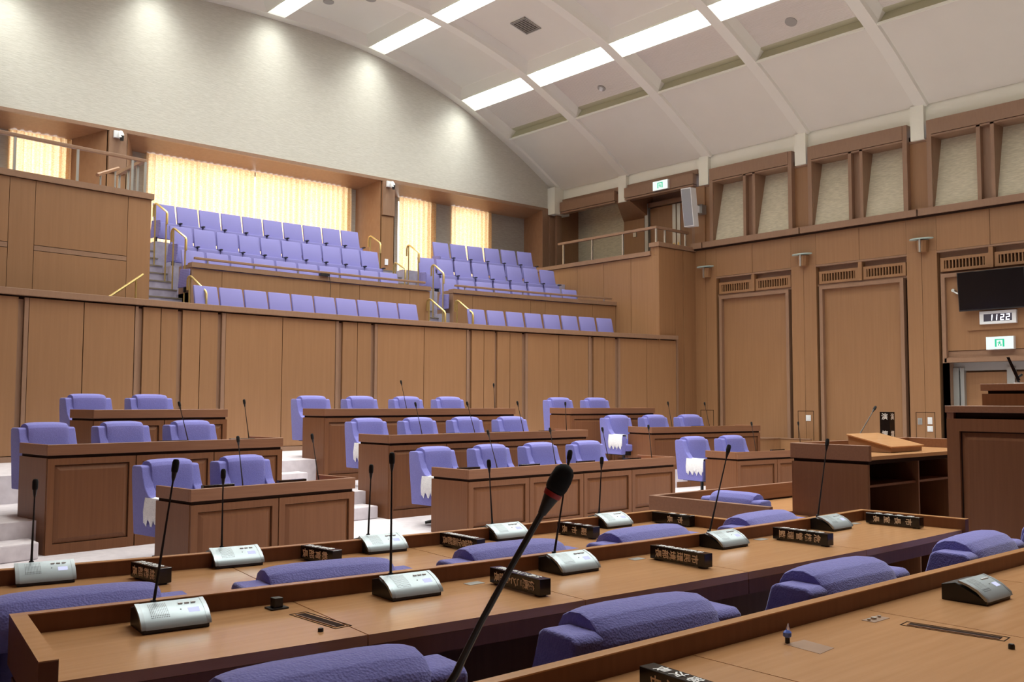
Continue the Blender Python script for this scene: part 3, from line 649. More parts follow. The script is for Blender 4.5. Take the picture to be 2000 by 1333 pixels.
# ================================================================ ARMCHAIRS
def make_chair(dz, ped, name='armchair'):
    o = empty(name)
    prof = [(-.30, .30), (-.335, .58), (-.33, .645), (-.29, .665), (-.12, .67), (.00, .70), (.075, .78), (.12, .90), (.145, .985), (.17, 1.0), (.31, 1.0), (.335, .98), (.33, .85), (.27, .30)]
    prof = [(y, z+dz) for y, z in prof]
    for s in (-1, 1):
        MB().prism(prof, s*.25, s*.375, 'x').build('arm', M_LILAC, o, smooth=True, bevel=.022, seg=3)
    bk = [(.00, .46), (.05, .62), (.085, .85), (.09, .95), (.10, 1.0), (.125, 1.035), (.17, 1.055), (.23, 1.06), (.29, 1.045), (.335, 1.01), (.357, .965), (.352, .915), (.325, .88), (.285, .872), (.262, .84), (.24, .46)]
    bk = [(y, z+dz) for y, z in bk]
    mb = MB(); n_ = len(bk); xs_ = [-.268, -.262, -.245, -.21, -.12, 0, .12, .21, .245, .262, .268]
    for x in xs_:
        k = 1-.13*(abs(x)/.268)**9
        for y, z in bk: mb.v.append((x, .19+(y-.19)*k, (.75+dz)+(z-.75-dz)*(1-.05*(abs(x)/.268)**5)))
    for i in range(len(xs_)-1):
        for j in range(n_): mb.f.append((i*n_+j, i*n_+(j+1) % n_, (i+1)*n_+(j+1) % n_, (i+1)*n_+j))
    mb.f += [tuple(range(n_)), tuple(range((len(xs_)-1)*n_+n_-1, (len(xs_)-1)*n_-1, -1))]
    bc = mb.build('back_cushion', M_LILAC, o, smooth=True, bevel=.012, seg=2)
    MB().prism([(.215, .32+dz), (.265, .32+dz), (.295, .9+dz), (.245, .9+dz)], -.25, .25, 'x').build('back_shell', M_LILAC, o, smooth=True, bevel=.01)
    MB().box(-.25, .25, -.325, .06, .36+dz, .49+dz).build('seat_cushion', M_LILAC, o, smooth=True, bevel=.035, seg=3)
    box('seat_base', M_BLACK, -.24, .24, -.28, .25, .28+dz, .36+dz, o)
    zb = .29+dz
    MB().tube([(0, 0, .05), (0, 0, zb)], .03, 10).build('pedestal', M_BLACK, o, smooth=True)
    for k in range(4):
        t_ = PI/4+PI/2*k; MB().tube([(0, 0, .07), (.26*math.cos(t_), .26*math.sin(t_), .025)], [.03, .02], 6).build('foot', M_BLACK, o)
    return o
def arc_at(xy): return ar(xy[0], math.hypot(xy[0]-CX, xy[1]-CY))
proto = make_chair(-.02, 1); first = True
ORD = ['leftmost', 'second from left', 'third from left', 'rightmost']
def ordn(i, n_):
    if i == 0: return 'leftmost'
    if i == n_-1: return 'rightmost'
    return ['', 'second', 'third', 'fourth', 'fifth', 'sixth', 'seventh', 'eighth', 'ninth', 'tenth'][i]+' from left'
CH = [('left', 'front', 39.15, 0, [3.93, 4.83]), ('left', 'middle', 41.3, .353, [3.27, 4.20, 5.14]), ('left', 'back', 43.3, .706, [4.40, 5.34]),
      ('middle', 'front', 39.15, 0, [7.76, 8.80, 9.80, 10.82]), ('middle', 'middle', 41.3, .353, [8.07, 9.08, 10.09, 11.10]), ('middle', 'back', 43.3, .706, [8.22, 9.23, 10.26, 11.24]),
      ('right', 'front', 39.4, 0, [13.70, 14.72]), ('right', 'middle', 41.6, .353, [14.05, 15.08, 16.08]), ('right', 'back', 43.3, .706, [14.09, 15.12])]
chairs = []
index_kids()
lace_v = None
def lace_mesh():
    mb = MB(); n_ = 22; pts = []
    ys = [-.34+.40*i/n_ for i in range(n_+1)]
    bot = []
    for i, y in enumerate(ys):
        t_ = (i/n_*4) % 1; zz = .475-.085*(1-abs(2*t_-1))+.012*math.sin(i*2.3); w_ = .006*math.sin(i*1.9)
        rows = [(-.235, .60), (-.243, .678), (-.31, .690), (-.375, .684), (-.390-w_, .62), (-.394+w_*.5, .54), (-.396-w_, zz)]
        for x, z in rows: mb.v.append((x, y, z))
    m_ = 7
    for i in range(n_):
        for j in range(m_-1): mb.f.append((i*m_+j, (i+1)*m_+j, (i+1)*m_+j+1, i*m_+j+1))
    return mb
def dup(o): index = copy_tree(o); return index
for blk, row, R, z, xs_ in CH:
    for i, x in enumerate(xs_):
        c = proto if first else copy_tree(proto); first = False
        c.location = (x, yr(x, R)-.20, z); c.rotation_euler = (0, 0, ar(x, R)+random.uniform(-.02, .02)); c.scale = (.89, 1, 1)
        tag(c, 'lilac upholstered armchair, %s of the %s row of the %s bench block' % (ordn(i, len(xs_)), row, blk), 'chair', "members' armchairs behind the bench desks")
        if i == 0 and (blk, row) in (('left', 'front'), ('middle', 'front'), ('middle', 'middle'), ('right', 'middle'), ('right', 'front')):
            ob = lace_mesh().build('lace_cover', M_LACE, smooth=True)
            so = ob.modifiers.new('s', 'SOLIDIFY'); so.thickness = .004
            ob.scale = (.89, 1, 1); ob.location = c.location; ob.rotation_euler = c.rotation_euler
            ob.location.z += -.02
            tag(ob, 'white scalloped lace cover on the leftmost chair arm, %s row, %s block' % (row, blk), 'lace cover', 'lace arm covers')
# ================================================================ EXECUTIVE DESKS (two rows this side, one nearest the camera)
def curve(pts):
    # quadratic through three points
    (x1, y1), (x2, y2), (x3, y3) = pts
    def f(x): return y1*(x-x2)*(x-x3)/((x1-x2)*(x1-x3))+y2*(x-x1)*(x-x3)/((x2-x1)*(x2-x3))+y3*(x-x1)*(x-x2)/((x3-x1)*(x3-x2))
    return f
TZ, RZ = .865, .932
def cslab(mb, f, xa, xb, d0, d1, z0, z1, n_=1, slope=True):
    # between offsets d0..d1 toward -Y from the curve
    k0 = len(mb.v)
    for i in range(n_+1):
        x = xa+(xb-xa)*i/n_; e = .01; s = (f(x+e)-f(x-e))/(2*e); L = math.hypot(1, s); nx, ny = s/L, -1/L
        for d_, z in ((d0, z0), (d1, z0), (d1, z1), (d0, z1)): mb.v.append((x+nx*d_, f(x)+ny*d_, z))
    for i in range(n_):
        for j in range(4): mb.f.append((k0+4*i+j, k0+4*i+(j+1) % 4, k0+4*i+4+(j+1) % 4, k0+4*i+4+j))
    mb.f.append((k0+3, k0+2, k0+1, k0)); e = k0+4*n_; mb.f.append((e, e+1, e+2, e+3)); return mb
def exec_row(f, joints, depth, label):
    o = empty('curved_desk', (0, 0, 0), 0, label, 'desk', 'curved executive desks')
    xa, xb = joints[0], joints[-1]; n_ = 2*(len(joints)-1)
    mb = MB(); cslab(mb, f, xa, xb, 0, .04, TZ-.10, RZ-.004, n_*2); mb.build('back_rim', W_BENCH, o)  # rim sides in the darker veneer, standing in for their shade
    mb = MB(); cslab(mb, f, xa, xb, -.001, .041, RZ-.004, RZ, n_*2); mb.build('rim_lit_top', W_TOP, o)  # paler skin on the same rim, light from above put into the colour
    for s, x in ((0, xa), (1, xb)):
        mb = MB(); w_ = .05; a_, b_ = (x, x+w_) if s == 0 else (x-w_, x)
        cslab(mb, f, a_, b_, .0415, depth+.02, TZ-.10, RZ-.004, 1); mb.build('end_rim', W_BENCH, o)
        mb = MB(); cslab(mb, f, a_, b_, .0415, depth+.021, RZ-.004, RZ, 1); mb.build('rim_lit_top', W_TOP, o)  # end rims likewise: overhead light painted as a paler top
        mb = MB(); cslab(mb, f, a_+.01, b_-.005, .03, (depth-.03) if s == 0 else .10, .0, TZ-.135, 1); mb.build('end_panel', W_BENCH, o)
        mb = MB(); cslab(mb, f, a_+.015, b_-.01, .04, depth-.04, TZ-.14, TZ-.09, 1); mb.build('end_reveal', W_DARK, o)
    for a, b_ in zip(joints, joints[1:]):
        a2 = a+.05 if a == xa else a+.0025; b2 = b_-.05 if b_ == xb else b_-.0025
        mb = MB(); cslab(mb, f, a2, b2, .04, depth, TZ-.035, TZ, 2); mb.build('tabletop', W_TOP, o)
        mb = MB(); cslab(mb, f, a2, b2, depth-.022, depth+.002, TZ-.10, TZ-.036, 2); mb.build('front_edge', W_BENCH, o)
    mb = MB(); cslab(mb, f, xa+.03, xb-.03, .03, .045, 0, TZ-.11, n_); mb.build('modesty_panel', W_BENCH, o)
    mb = MB(); cslab(mb, f, xa+.05, xb-.05, .05, .16, .62, .64, n_); mb.build('shelf', W_BENCH, o)
    return o
fA = curve([(1.05, 4.51), (2.6, 4.295), (4.90, 4.165)])
fB = curve([(.86, 3.545), (3.24, 3.325), (6.03, 3.30)])
fC = curve([(1.0, 1.93), (3.0, 1.92), (5.5, 1.90)])
exec_row(fA, [-.05, 1.0, 2.0, 2.98, 3.95, 4.90], .66, 'curved wooden desk row of officials, farthest of the three and nearest the benches')
exec_row(fB, [.86, 1.84, 2.78, 3.78, 4.80, 6.03], .68, 'curved wooden desk row of officials, middle of the three rows')
exec_row(fC, [.35, 1.45, 2.4, 3.42, 4.45, 5.5, 6.6], .84, 'curved wooden desk row nearest the camera')
p2 = make_chair(-.09, 1, 'executive_chair'); index_kids(); first = True
EX = [(fA, 3.50, [1.15, 2.14, 3.10, 4.02, 5.10], 'far desk row'), (fB, 2.20, [1.34, 2.56, 3.80, 5.13, 6.27], 'middle desk row')]
for f, yt, xs_, nm in EX:
    for i, x in enumerate(xs_):
        c = p2 if first else copy_tree(p2); first = False
        sl = (f(min(x, 6)+.05)-f(min(x, 6)-.05))/.1
        yy = yt+.22+((f(min(x, 6))-f(3.0))*.45)+([.07, .05, .02, 0, 0][i] if yt > 3 else 0)
        c.location = (x, yy, 0); c.rotation_euler = (0, 0, PI+math.atan(sl)+[.02, -.03, .0, .03, .05][i])
        c.scale = (1.04, 1.0, 1.0)
        tag(c, 'lilac executive armchair seen from behind, %s at the %s' % (ordn(i, 5), nm), 'chair', 'armchairs at the curved desks')
# ---- conference units, microphones
def gooseneck(pts, r0=.005, head=.013, hl=.05, name='gooseneck'): pass
def mic(base, head, label, group, r=.0055, hr=.0135, hl=.055, bend=0, ring=False, stand=True, name='gooseneck_microphone'):
    o = empty(name, base, 0, label, 'microphone', group)
    B = Vector((0, 0, 0)); Hd = Vector(head)-Vector(base); d_ = Hd.normalized()
    e = Hd-d_*hl*1.5
    pts = [B, B+Hd*.12+Vector((0, 0, 0)), B+Hd*.5+Vector((bend, 0, 0)), e]
    MB().tube(pts, [r*1.15, r*1.1, r*.8, r*.7], 8).build('stem', M_BLACK, o, smooth=True)
    MB().tube([e-d_*hl*.1, e+d_*hl*.15, e+d_*hl*.6], [r*.8, hr*.55, hr*.8], 10).build('capsule', M_BLACK, o, smooth=True)
    if ring: MB().tube([e+d_*hl*.42, e+d_*hl*.5], hr*.82, 14).build('ring', M_RED, o, smooth=True)
    q = e+d_*hl*.5
    MB().tube([q, q+d_*hl*.08, q+d_*hl*.3, q+d_*hl*.75, q+d_*hl*.95, q+d_*hl], [hr*.5, hr*.88, hr, hr, hr*.75, hr*.3], 12).build('windscreen', M_FOAM, o, smooth=True)
    if stand: MB().tube([B-Vector((0, 0, .0)), B+Vector((0, 0, .022))], r*2.0, 8).build('socket', M_BLACK, o)
    return o
def make_unit():
    o = empty('conference_unit')
    pr = [(-.075, .0), (.10, .0), (.10, .062), (.045, .075), (-.075, .016)]
    MB().prism(pr, -.112, .112, 'x').build('base', M_BLACK, o, bevel=.002, seg=1)
    top = [(-.082, .014), (-.078, .027), (-.045, .055), (-.01, .072), (.03, .084), (.032, .076), (-.005, .064), (-.04, .046), (-.072, .016)]
    MB().prism(top, -.102, .102, 'x').build('top_plate', M_SILV, o, smooth=True)
    for s in (-1, 1): MB().prism([(y, z+.0012) for y, z in top], s*.102, s*.117, 'x').build('end_cap', M_SILV2, o, smooth=True)
    # grille patch follows the plate
    def onp(y):
        P = [(-.078, .027), (-.045, .055), (-.01, .072), (.03, .084)]
        for (a, za), (b_, zb) in zip(P, P[1:]):
            if y <= b_: return za+(zb-za)*(y-a)/(b_-a)
        return zb
    gm = MB(); ys = [-.058, -.045, -.03, -.01, .005, .017]
    for y in ys: gm.v += [(-.080, y, onp(y)+.0008), (-.018, y, onp(y)+.0008)]
    for i in range(len(ys)-1): gm.f.append((2*i, 2*i+1, 2*i+3, 2*i+2))
    gm.build('speaker_holes', M_HOLES, o)
    for k in range(3):
        x = .030+.022*k; y = .0; z = onp(y)
        MB().box(x-.008, x+.008, y-.004, y+.004, z-.002, z+.004).build('button', M_WHITE, o, bevel=.001, seg=1)
    y0, y1 = -.048, -.028
    MB().hexa([(.048, y0, onp(y0)-.002), (.086, y0, onp(y0)-.002), (.086, y1, onp(y1)-.002), (.048, y1, onp(y1)-.002), (.048, y0, onp(y0)+.001), (.086, y0, onp(y0)+.001), (.086, y1, onp(y1)+.001), (.048, y1, onp(y1)+.001)]).build('display', M_LCD, o)
    y = -.03; MB().box(.022, .026, y-.002, y+.002, onp(y)-.002, onp(y)+.0015).build('indicator', M_BLACK, o)
    return o
pu = make_unit(); index_kids(); first = True
UB = [(1.315, 3.30, 0), (2.25, 3.205, .0), (3.145, 3.175, .0), (4.315, 3.165, .0), (5.42, 3.165, .0)]
UA = [(1.215, 4.455, 0), (2.03, 4.33, 0), (2.80, 4.235, 0), (3.60, 4.165, 0), (4.455, 4.13, 0)]
UC = [(3.945, 1.66, 0)]
HB = [((1.285, 3.475), (1.355, 3.50, 1.44)), ((2.215, 3.33), (2.215, 3.33, 1.44)), ((3.07, 3.30), (3.18, 3.30, 1.42)), ((4.255, 3.27), (4.45, 3.27, 1.41)), ((5.365, 3.27), (5.50, 3.27, 1.42))]
HA = [((1.18, 4.55), (1.185, 4.52, 1.305)), ((2.03, 4.42), (2.03, 4.42, 1.32)), ((2.79, 4.32), (2.805, 4.32, 1.315)), ((3.63, 4.26), (3.60, 4.26, 1.315)), ((4.48, 4.22), (4.51, 4.22, 1.30))]
for nm, U, Hh, f in (('far', UA, HA, fA), ('middle', UB, HB, fB), ('near', UC, [], fC)):
    for i, (x, y, _) in enumerate(U):
        c = pu if first else copy_tree(pu); first = False
        sl = (f(x+.05)-f(x-.05))/.1; a = math.atan(sl)
        c.location = (x, y, TZ); c.rotation_euler = (0, 0, a)
        lab = 'silver and black conference speaker unit, %s on the %s desk row' % (ordn(i, 5), nm) if nm != 'near' else 'silver and black conference speaker unit at the right of the desk nearest the camera'
        tag(c, lab, 'conference unit', 'conference units on the curved desks')
        if Hh:
            (hx, hy), hd = Hh[i]
            b_ = Vector((x-.035, y+.075, TZ+.062))
            h_ = Vector(hd); sc_ = 1
            mic(tuple(b_), (b_.x+(hd[0]-hx), b_.y, hd[2]), 'thin black gooseneck microphone, %s on the %s desk row' % (ordn(i, 5), nm), 'microphones on the curved desks', r=.005, hr=.0125, hl=.05, bend=0)
# foreground microphone and its unit
c = copy_tree(pu); c.location = (.93, 1.42, TZ); c.rotation_euler = (0, 0, 0)
tag(c, 'conference speaker unit below the large foreground microphone', 'conference unit', 'conference units on the curved desks')
o = empty('gooseneck_microphone', (.90, 1.45, TZ+.065), 0, 'large black foreground microphone with red ring leaning across the picture', 'microphone')
def cp(px, py, d_): # point of the scene seen at that pixel and depth, worked out once
    v = r2*((px-1000)/F)+u2*((666.5-py)/F)+fw; return v*d_+Vector((0, 0, EYE))
B0 = Vector((.90, 1.45, TZ+.065))
G = [(.90, 1.45, .93), (.875, 1.33, 1.02), (.84, 1.20, 1.13)]
G += [tuple(cp(890, 1318, 1.42)), tuple(cp(905, 1285, 1.41)), tuple(cp(940, 1215, 1.39)), tuple(cp(1000, 1105, 1.37)), tuple(cp(1060, 1000, 1.355))]
MB().tube([Vector(g)-B0 for g in G], [.008, .0075, .007, .0062, .0056, .0050, .0048, .0048], 10).build('stem', M_BLACK, o, smooth=True)
a_, b_ = cp(1058, 1004, 1.355)-B0, cp(1083, 959, 1.35)-B0
MB().tube([a_, a_.lerp(b_, .35), b_], [.006, .0085, .0135], 14).build('capsule', M_BLACK, o, smooth=True)
MB().tube([cp(1077, 970, 1.35)-B0, cp(1082, 961, 1.35)-B0], [.0128, .0140], 18).build('ring', M_RED, o, smooth=True)
pp = [cp(1081, 963, 1.35), cp(1084, 957, 1.35), cp(1088, 950, 1.35), cp(1096, 935, 1.35), cp(1103, 921, 1.35), cp(1107, 913, 1.35), cp(1109, 909, 1.35)]
MB().tube([p-B0 for p in pp], [.010, .0148, .0160, .0160, .0145, .010, .003], 18).build('windscreen', M_FOAM, o, smooth=True)
# ---- name plates
def plate(x, y, ang, txt, label, L=.36, w_=.055, h_=.065, z=TZ, group='black name bars on the curved desks'):
    o = empty('name_bar', (x, y, z), ang, label, 'name bar', group)
    # local: length along -y from 0 to -L, left face x=0
    MB().box(0, w_, -L, 0, .006, h_+.006).build('bar', M_GLOSSB, o, bevel=.0015, seg=1)
    box('foot', M_BLACK, .01, w_-.01, -L+.02, -L+.05, 0, .006, o); box('foot', M_BLACK, .01, w_-.01, -.05, -.02, 0, .006, o)
    n_ = len(txt); step = (L*.80)/max(n_, 3); s = min(step*1.02, .045)
    for i, ch in enumerate(txt):
        yy = -L+.045+step*(i+.4)
        # left face: normal -x, glyph top toward -y
        ml = Matrix(((0, 0, -1, -.0008), (0, -1, 0, yy), (-1, 0, 0, .006+h_*.5), (0, 0, 0, 1)))
        text(ch, s, M_TEXT, 'lettering', o, ml, ext=.0004, thick=.0006)
        mt = Matrix(((-1, 0, 0, w_*.5), (0, -1, 0, yy), (0, 0, 1, .006+h_+.0008), (0, 0, 0, 1)))
        text(ch, s, M_TEXTW, 'lettering', o, mt, ext=.0004, thick=.0006)
    return o
plate(2.66, 3.18, -.10, '健康こども部長', 'black name bar with cream lettering beside the second unit of the middle desk row')
plate(3.68, 3.15, -.08, '市民環境部長', 'black name bar with cream lettering beside the third unit of the middle desk row')
plate(4.74, 3.14, -.06, '危機管理監', 'black name bar with cream lettering beside the fourth unit of the middle desk row')
plate(5.83, 3.16, -.02, '市長室長', 'black name bar with cream lettering at the right end of the middle desk row')
plate(3.14, 4.18, -.02, '経営企画部長', 'black name bar with six characters on the far desk row', L=.33)
plate(3.95, 4.10, -.01, '副市長', 'black name bar with three characters on the far desk row', L=.30)
plate(4.80, 4.09, -.02, '市長', 'black name bar with two characters at the right end of the far desk row', L=.31)
plate(1.53, 4.31, .12, '総務部長', 'black name bar with four characters, leftmost on the far desk row', L=.26)
plate(2.34, 4.26, .12, '教育部長', 'black name bar with four characters behind the second chair of the far desk row', L=.26)
plate(1.985, 1.74, -.10, '教育部次長', 'black name bar cut off by the bottom edge on the nearest desk')
# small grey mounting plates beside bars
for x, y, nm in ((2.60, 3.22, 'first name'), (3.62, 3.19, 'second name'), (4.68, 3.18, 'third name'), (5.76, 3.20, 'rightmost name')):
    tag(box('table_socket', M_STEEL, x-.03, x+.05, y-.02, y+.03, TZ, TZ+.002), 'flat grey table socket beside the %s bar of the middle desk row' % nm, 'socket', 'flat sockets in the desk')
# slots, knobs, blue plug
def slot(x, y, ang, L, label):
    o = empty('desk_slot', (x, y, TZ), ang, label, 'slot')
    fr = MB(); w_ = .035
    fr.box(-w_, -w_+.003, -L, 0, 0, .0015); fr.box(w_-.003, w_, -L, 0, 0, .0015); fr.box(-w_, w_, -.003, 0, 0, .0015); fr.box(-w_, w_, -L, -L+.003, 0, .0015)
    fr.build('outline', W_DARK, o); box('opening', W_DARK, -.018, .018, -L+.02, -.02, .0, .0022, o)
    box('slot_lip', W_RIM, -.021, -.016, -L+.02, -.02, 0, .003, o)
slot(1.75, 3.20, .05, .30, 'long narrow cable slot near the left end of the middle desk row')
slot(3.31, 1.66, .12, .34, 'long narrow cable slot in the desk nearest the camera')
def knob(x, y, label, r=.012, h_=.014):
    tag(MB().tube([(x, y, TZ), (x, y, TZ+h_*.7), (x, y, TZ+h_)], [r, r, r*.8], 12).build('knob', M_BLACK, smooth=True), label, 'knob')
knob(1.675, 2.90, 'small black knob beside the cable slot of the middle desk row', .010, .012)
knob(3.235, 1.265, 'small black knob on the desk nearest the camera', .010, .016)
o = empty('voting_switch', (1.73, 3.325, TZ), 0, 'black cube switch standing on the middle desk near its left end', 'switch')
box('base', M_BLACK, -.035, .035, -.03, .03, 0, .006, o); box('cube', M_BLACK, -.018, .018, -.018, .018, .006, .042, o, bevel=.003)
o = empty('blue_plug', (2.755, 1.775, TZ), 0, 'small blue and clear plastic plug standing on the nearest desk', 'plug')
MB().tube([(0, 0, 0), (0, 0, .018)], .008, 8).build('stem', M_BLACK, o); MB().tube([(0, 0, .016), (0, 0, .022), (0, 0, .034), (0, 0, .04)], [.006, .014, .014, .008], 8).build('body', M_BLUE, o)
MB().tube([(.003, 0, .036), (.006, 0, .062)], [.008, .002], 6).build('tip', M_CLEAR, o)
o = tag(MB().add([(2.73, 1.77, TZ+.001), (2.71, 1.63, TZ+.001), (2.81, 1.64, TZ+.001), (2.83, 1.76, TZ+.001), (2.73, 1.77, TZ-.004), (2.71, 1.63, TZ-.004), (2.81, 1.64, TZ-.004), (2.83, 1.76, TZ-.004)], [(0, 1, 2, 3), (4, 7, 6, 5), (0, 4, 5, 1), (1, 5, 6, 2), (2, 6, 7, 3), (3, 7, 4, 0)]).build('cover_plate', W_SPLAY), 'flush wooden cover plate in the nearest desk beside the blue plug', 'cover plate')
o = empty('key_switch', (3.29, 1.76, TZ), 0, 'flat switch plate with round key on the nearest desk', 'switch')
box('plate', W_TRIM, -.05, .06, -.03, .02, 0, .0015, o)
for dx, r_ in ((-.035, .006), (0, .010), (.04, .006)): MB().tube([(dx, 0, 0), (dx, 0, .008)], r_, 10).build('button', M_STEEL, o)
# ---- members' microphones and bars on benches
MM = [('L2', 'left', 'middle', [((4.75, 11.5, Z2-.03), (4.59, 11.45, 1.64)), ((5.60, 11.6, Z2-.03), (5.49, 11.55, 1.67))]),
      ('L3', 'left', 'front', [((4.29, 9.0, Z3-.03), (4.20, 8.96, 1.30)), ((5.22, 9.12, Z3-.03), (5.11, 9.1, 1.30))]),
      ('M1', 'middle', 'back', [((9.70, 13.9, Z1-.03), (9.52, 13.85, 2.02)), ((11.74, 13.9, Z1-.03), (11.66, 13.85, 2.0))]),
      ('M2', 'middle', 'middle', [((8.38, 11.6, Z2-.03), (8.2, 11.55, 1.64)), ((9.40, 11.6, Z2-.03), (9.18, 11.55, 1.65)), ((10.47, 11.65, Z2-.03), (10.27, 11.6, 1.66)), ((11.50, 11.7, Z2-.03), (11.42, 11.65, 1.65))]),
      ('M3', 'middle', 'front', [((7.95, 9.35, Z3-.03), (7.73, 9.3, 1.29)), ((9.02, 9.38, Z3-.03), (8.86, 9.34, 1.30)), ((10.12, 9.42, Z3-.03), (9.93, 9.38, 1.29)), ((11.10, 9.45, Z3-.03), (10.96, 9.4, 1.31))]),
      ('R2', 'right', 'middle', [((14.9, 12.15, Z2-.03), (14.70, 12.1, 1.66)), ((15.98, 12.05, Z2-.03), (15.74, 12.0, 1.65))]),
      ('R3', 'right', 'front', [((14.25, 9.75, Z3-.03), (14.04, 9.7, 1.31)), ((15.6, 9.7, Z3-.03), (15.45, 9.66, 1.30))])]
for _, blk, row, L_ in MM:
    for i, (b_, h_) in enumerate(L_):
        mic((b_[0], b_[1], b_[2]-.025), h_, 'slender black bench microphone, %s, %s row, %s block' % (ordn(i, len(L_)), row, blk), 'microphones on the bench desks', r=.0065, hr=.017, hl=.065, stand=True)
BB = [('left', 'middle', Z2, [(4.33, 11.33, .07), (5.27, 11.43, .07)]), ('left', 'front', Z3, [(3.90, 9.05, .1), (4.75, 9.12, .1)]),
      ('middle', 'middle', Z2, [(8.72, 11.5, 0), (9.72, 11.52, 0), (10.75, 11.55, 0)]), ('middle', 'front', Z3, [(7.40, 9.45, 0), (8.42, 9.42, 0), (9.52, 9.45, 0), (10.55, 9.48, 0)]),
      ('right', 'middle', Z2, [(15.30, 11.95, -.1)]), ('right', 'front', Z3, [(14.55, 9.62, -.1)])]
for blk, row, z, L_ in BB:
    for i, (x, y, a) in enumerate(L_):
        o = empty('name_bar', (x, y, z-.088), a, 'black lacquered name bar, %s on the %s row, %s block' % (ordn(i, len(L_)), row, blk), 'name bar', 'black name bars on the bench desks')
        box('bar', M_GLOSSB, 0, .34, 0, .055, .005, .085, o, bevel=.002, seg=1)
        for k in range(3):
            text('議員席'[k], .045, M_TEXTW, 'lettering', o, Matrix(((1, 0, 0, .08+.09*k), (0, 1, 0, .027), (0, 0, 1, .086), (0, 0, 0, 1))), ext=.0004) if False else None
# ================================================================ LECTERN, STENOGRAPHER DESK, DAIS
lx0, lx1, ly0, ly1 = 9.36, 12.1, 5.02, 5.96
LK = .778
def lsc(o, k=LK):
    o.location = (o.location.x*k, o.location.y*k, EYE-(EYE-o.location.z)*k); o.scale = (k, k, k)
    return o
o = empty('lectern', (lx0, ly0, 0), 0, 'large wooden speaking lectern with open shelves at the back and a raised rim', 'lectern')
Lw, Ld = lx1-lx0, ly1-ly0; lsc(o)
box('left_panel', W_BENCH, 0, .04, .02, Ld-.02, -.47, 1.00, o); box('right_panel', W_BENCH, Lw-.04, Lw, .02, Ld-.02, -.47, 1.00, o); box('front_panel', W_BENCH, 0.04, Lw-.04, Ld-.06, Ld-.02, -.47, 1.00, o)
box('reveal', W_DARK, .03, Lw-.03, .03, Ld-.03, 1.0, 1.04, o)
r_ = MB(); r_.box(0, .05, 0, Ld, 1.035, 1.2); r_.box(Lw-.05, Lw, 0, Ld, 1.035, 1.2); r_.box(.05, Lw-.05, Ld-.05, Ld, 1.035, 1.2); r_.build('rim', W_RIM, o, bevel=.004, seg=1)
box('top', W_TOP, .05, Lw-.05, 0, Ld-.05, 1.045, 1.085, o); box('shelf', W_BENCH, .04, Lw-.04, .08, Ld-.1, .75, .775, o)
box('divider', W_BENCH, 1.18, 1.21, .05, Ld-.08, -.47, 1.0, o); box('divider', W_BENCH, 2.0, 2.03, .08, Ld-.08, -.47, 1.0, o); box('bottom', W_BENCH, .04, Lw-.04, .05, Ld-.06, .08, .11, o)
bd = lsc(empty('reading_board', (lx0, ly0, 1.085), 0, 'sloping light wood reading board lying on the lectern', 'reading board'))
MB().hexa([(.90, .22, .005), (1.64, .22, .005), (1.58, .72, .0), (.88, .72, .0), (.90, .22, .055), (1.64, .22, .055), (1.58, .73, .185), (.88, .73, .185)]).build('wedge', W_SPLAY, bd)
MB().hexa([(.88, .20, .056), (1.66, .20, .056), (1.60, .74, .186), (.86, .74, .186), (.88, .20, .072), (1.66, .20, .072), (1.60, .74, .202), (.86, .74, .202)]).build('board', W_TOP, bd, bevel=.002, seg=1)
lsc(mic((10.38, 5.80, 1.09), (11.00, 5.80, 1.605), 'black gooseneck microphone rising steeply from the lectern', None, r=.007, hr=.017, hl=.07))
o = lsc(empty('lectern_sign', (11.30, 5.78, 1.087), 0, 'upright black sign post with two white characters on the lectern', 'sign'))
MB().box(0, .13, 0, .13, 0, .45).build('post', M_GLOSSB, o, bevel=.002, seg=1)
for ch, z in (('演', .385), ('壇', .17)):
    text(ch, .085, M_TEXTW, 'lettering', o, Matrix(((0, 0, -1, -.001), (-1, 0, 0, .065), (0, 1, 0, z), (0, 0, 0, 1))), ext=.0005, thick=.001)
    text(ch, .085, M_TEXTW, 'lettering', o, Matrix(((1, 0, 0, .065), (0, 0, -1, -.001), (0, 1, 0, z), (0, 0, 0, 1))), ext=.0005, thick=.001)
# stenographers' enclosure
o = empty('recorder_desk', (6.38, 4.25, 0), 0, 'low wooden recorder enclosure with rim between the officials and the lectern', 'desk')
SL, SW = 1.22, 3.0
r_ = MB(); r_.box(0, .045, 0, SL, .70, .84); r_.box(.045, SW, SL-.045, SL, .70, .84); r_.build('rim', W_RIM, o, bevel=.003, seg=1)
box('reveal', W_DARK, .02, SW, SL-.04, SL-.015, .66, .70, o); box('reveal', W_DARK, .015, .035, .02, SL-.015, .66, .70, o)
box('side_panel', W_BENCH, .005, .04, .01, SL, 0, .66, o); box('front_panel', W_BENCH, .04, SW, SL-.035, SL-.005, 0, .66, o)
box('tabletop', W_TOP, .62, SW, .50, SL-.05, .655, .685, o); box('table_edge', W_RIM, .60, .62, .45, SL-.05, .60, .685, o); box('tabletop', W_TOP, .62, .87, .20, .50, .655, .685, o)
c = copy_tree(p2); c.location = (6.84, 4.76, -.02); c.rotation_euler = (0, 0, PI/2+.03); c.scale = (.78, .85, .96)
tag(c, 'lilac chair half hidden behind the rim of the recorder enclosure', 'chair')
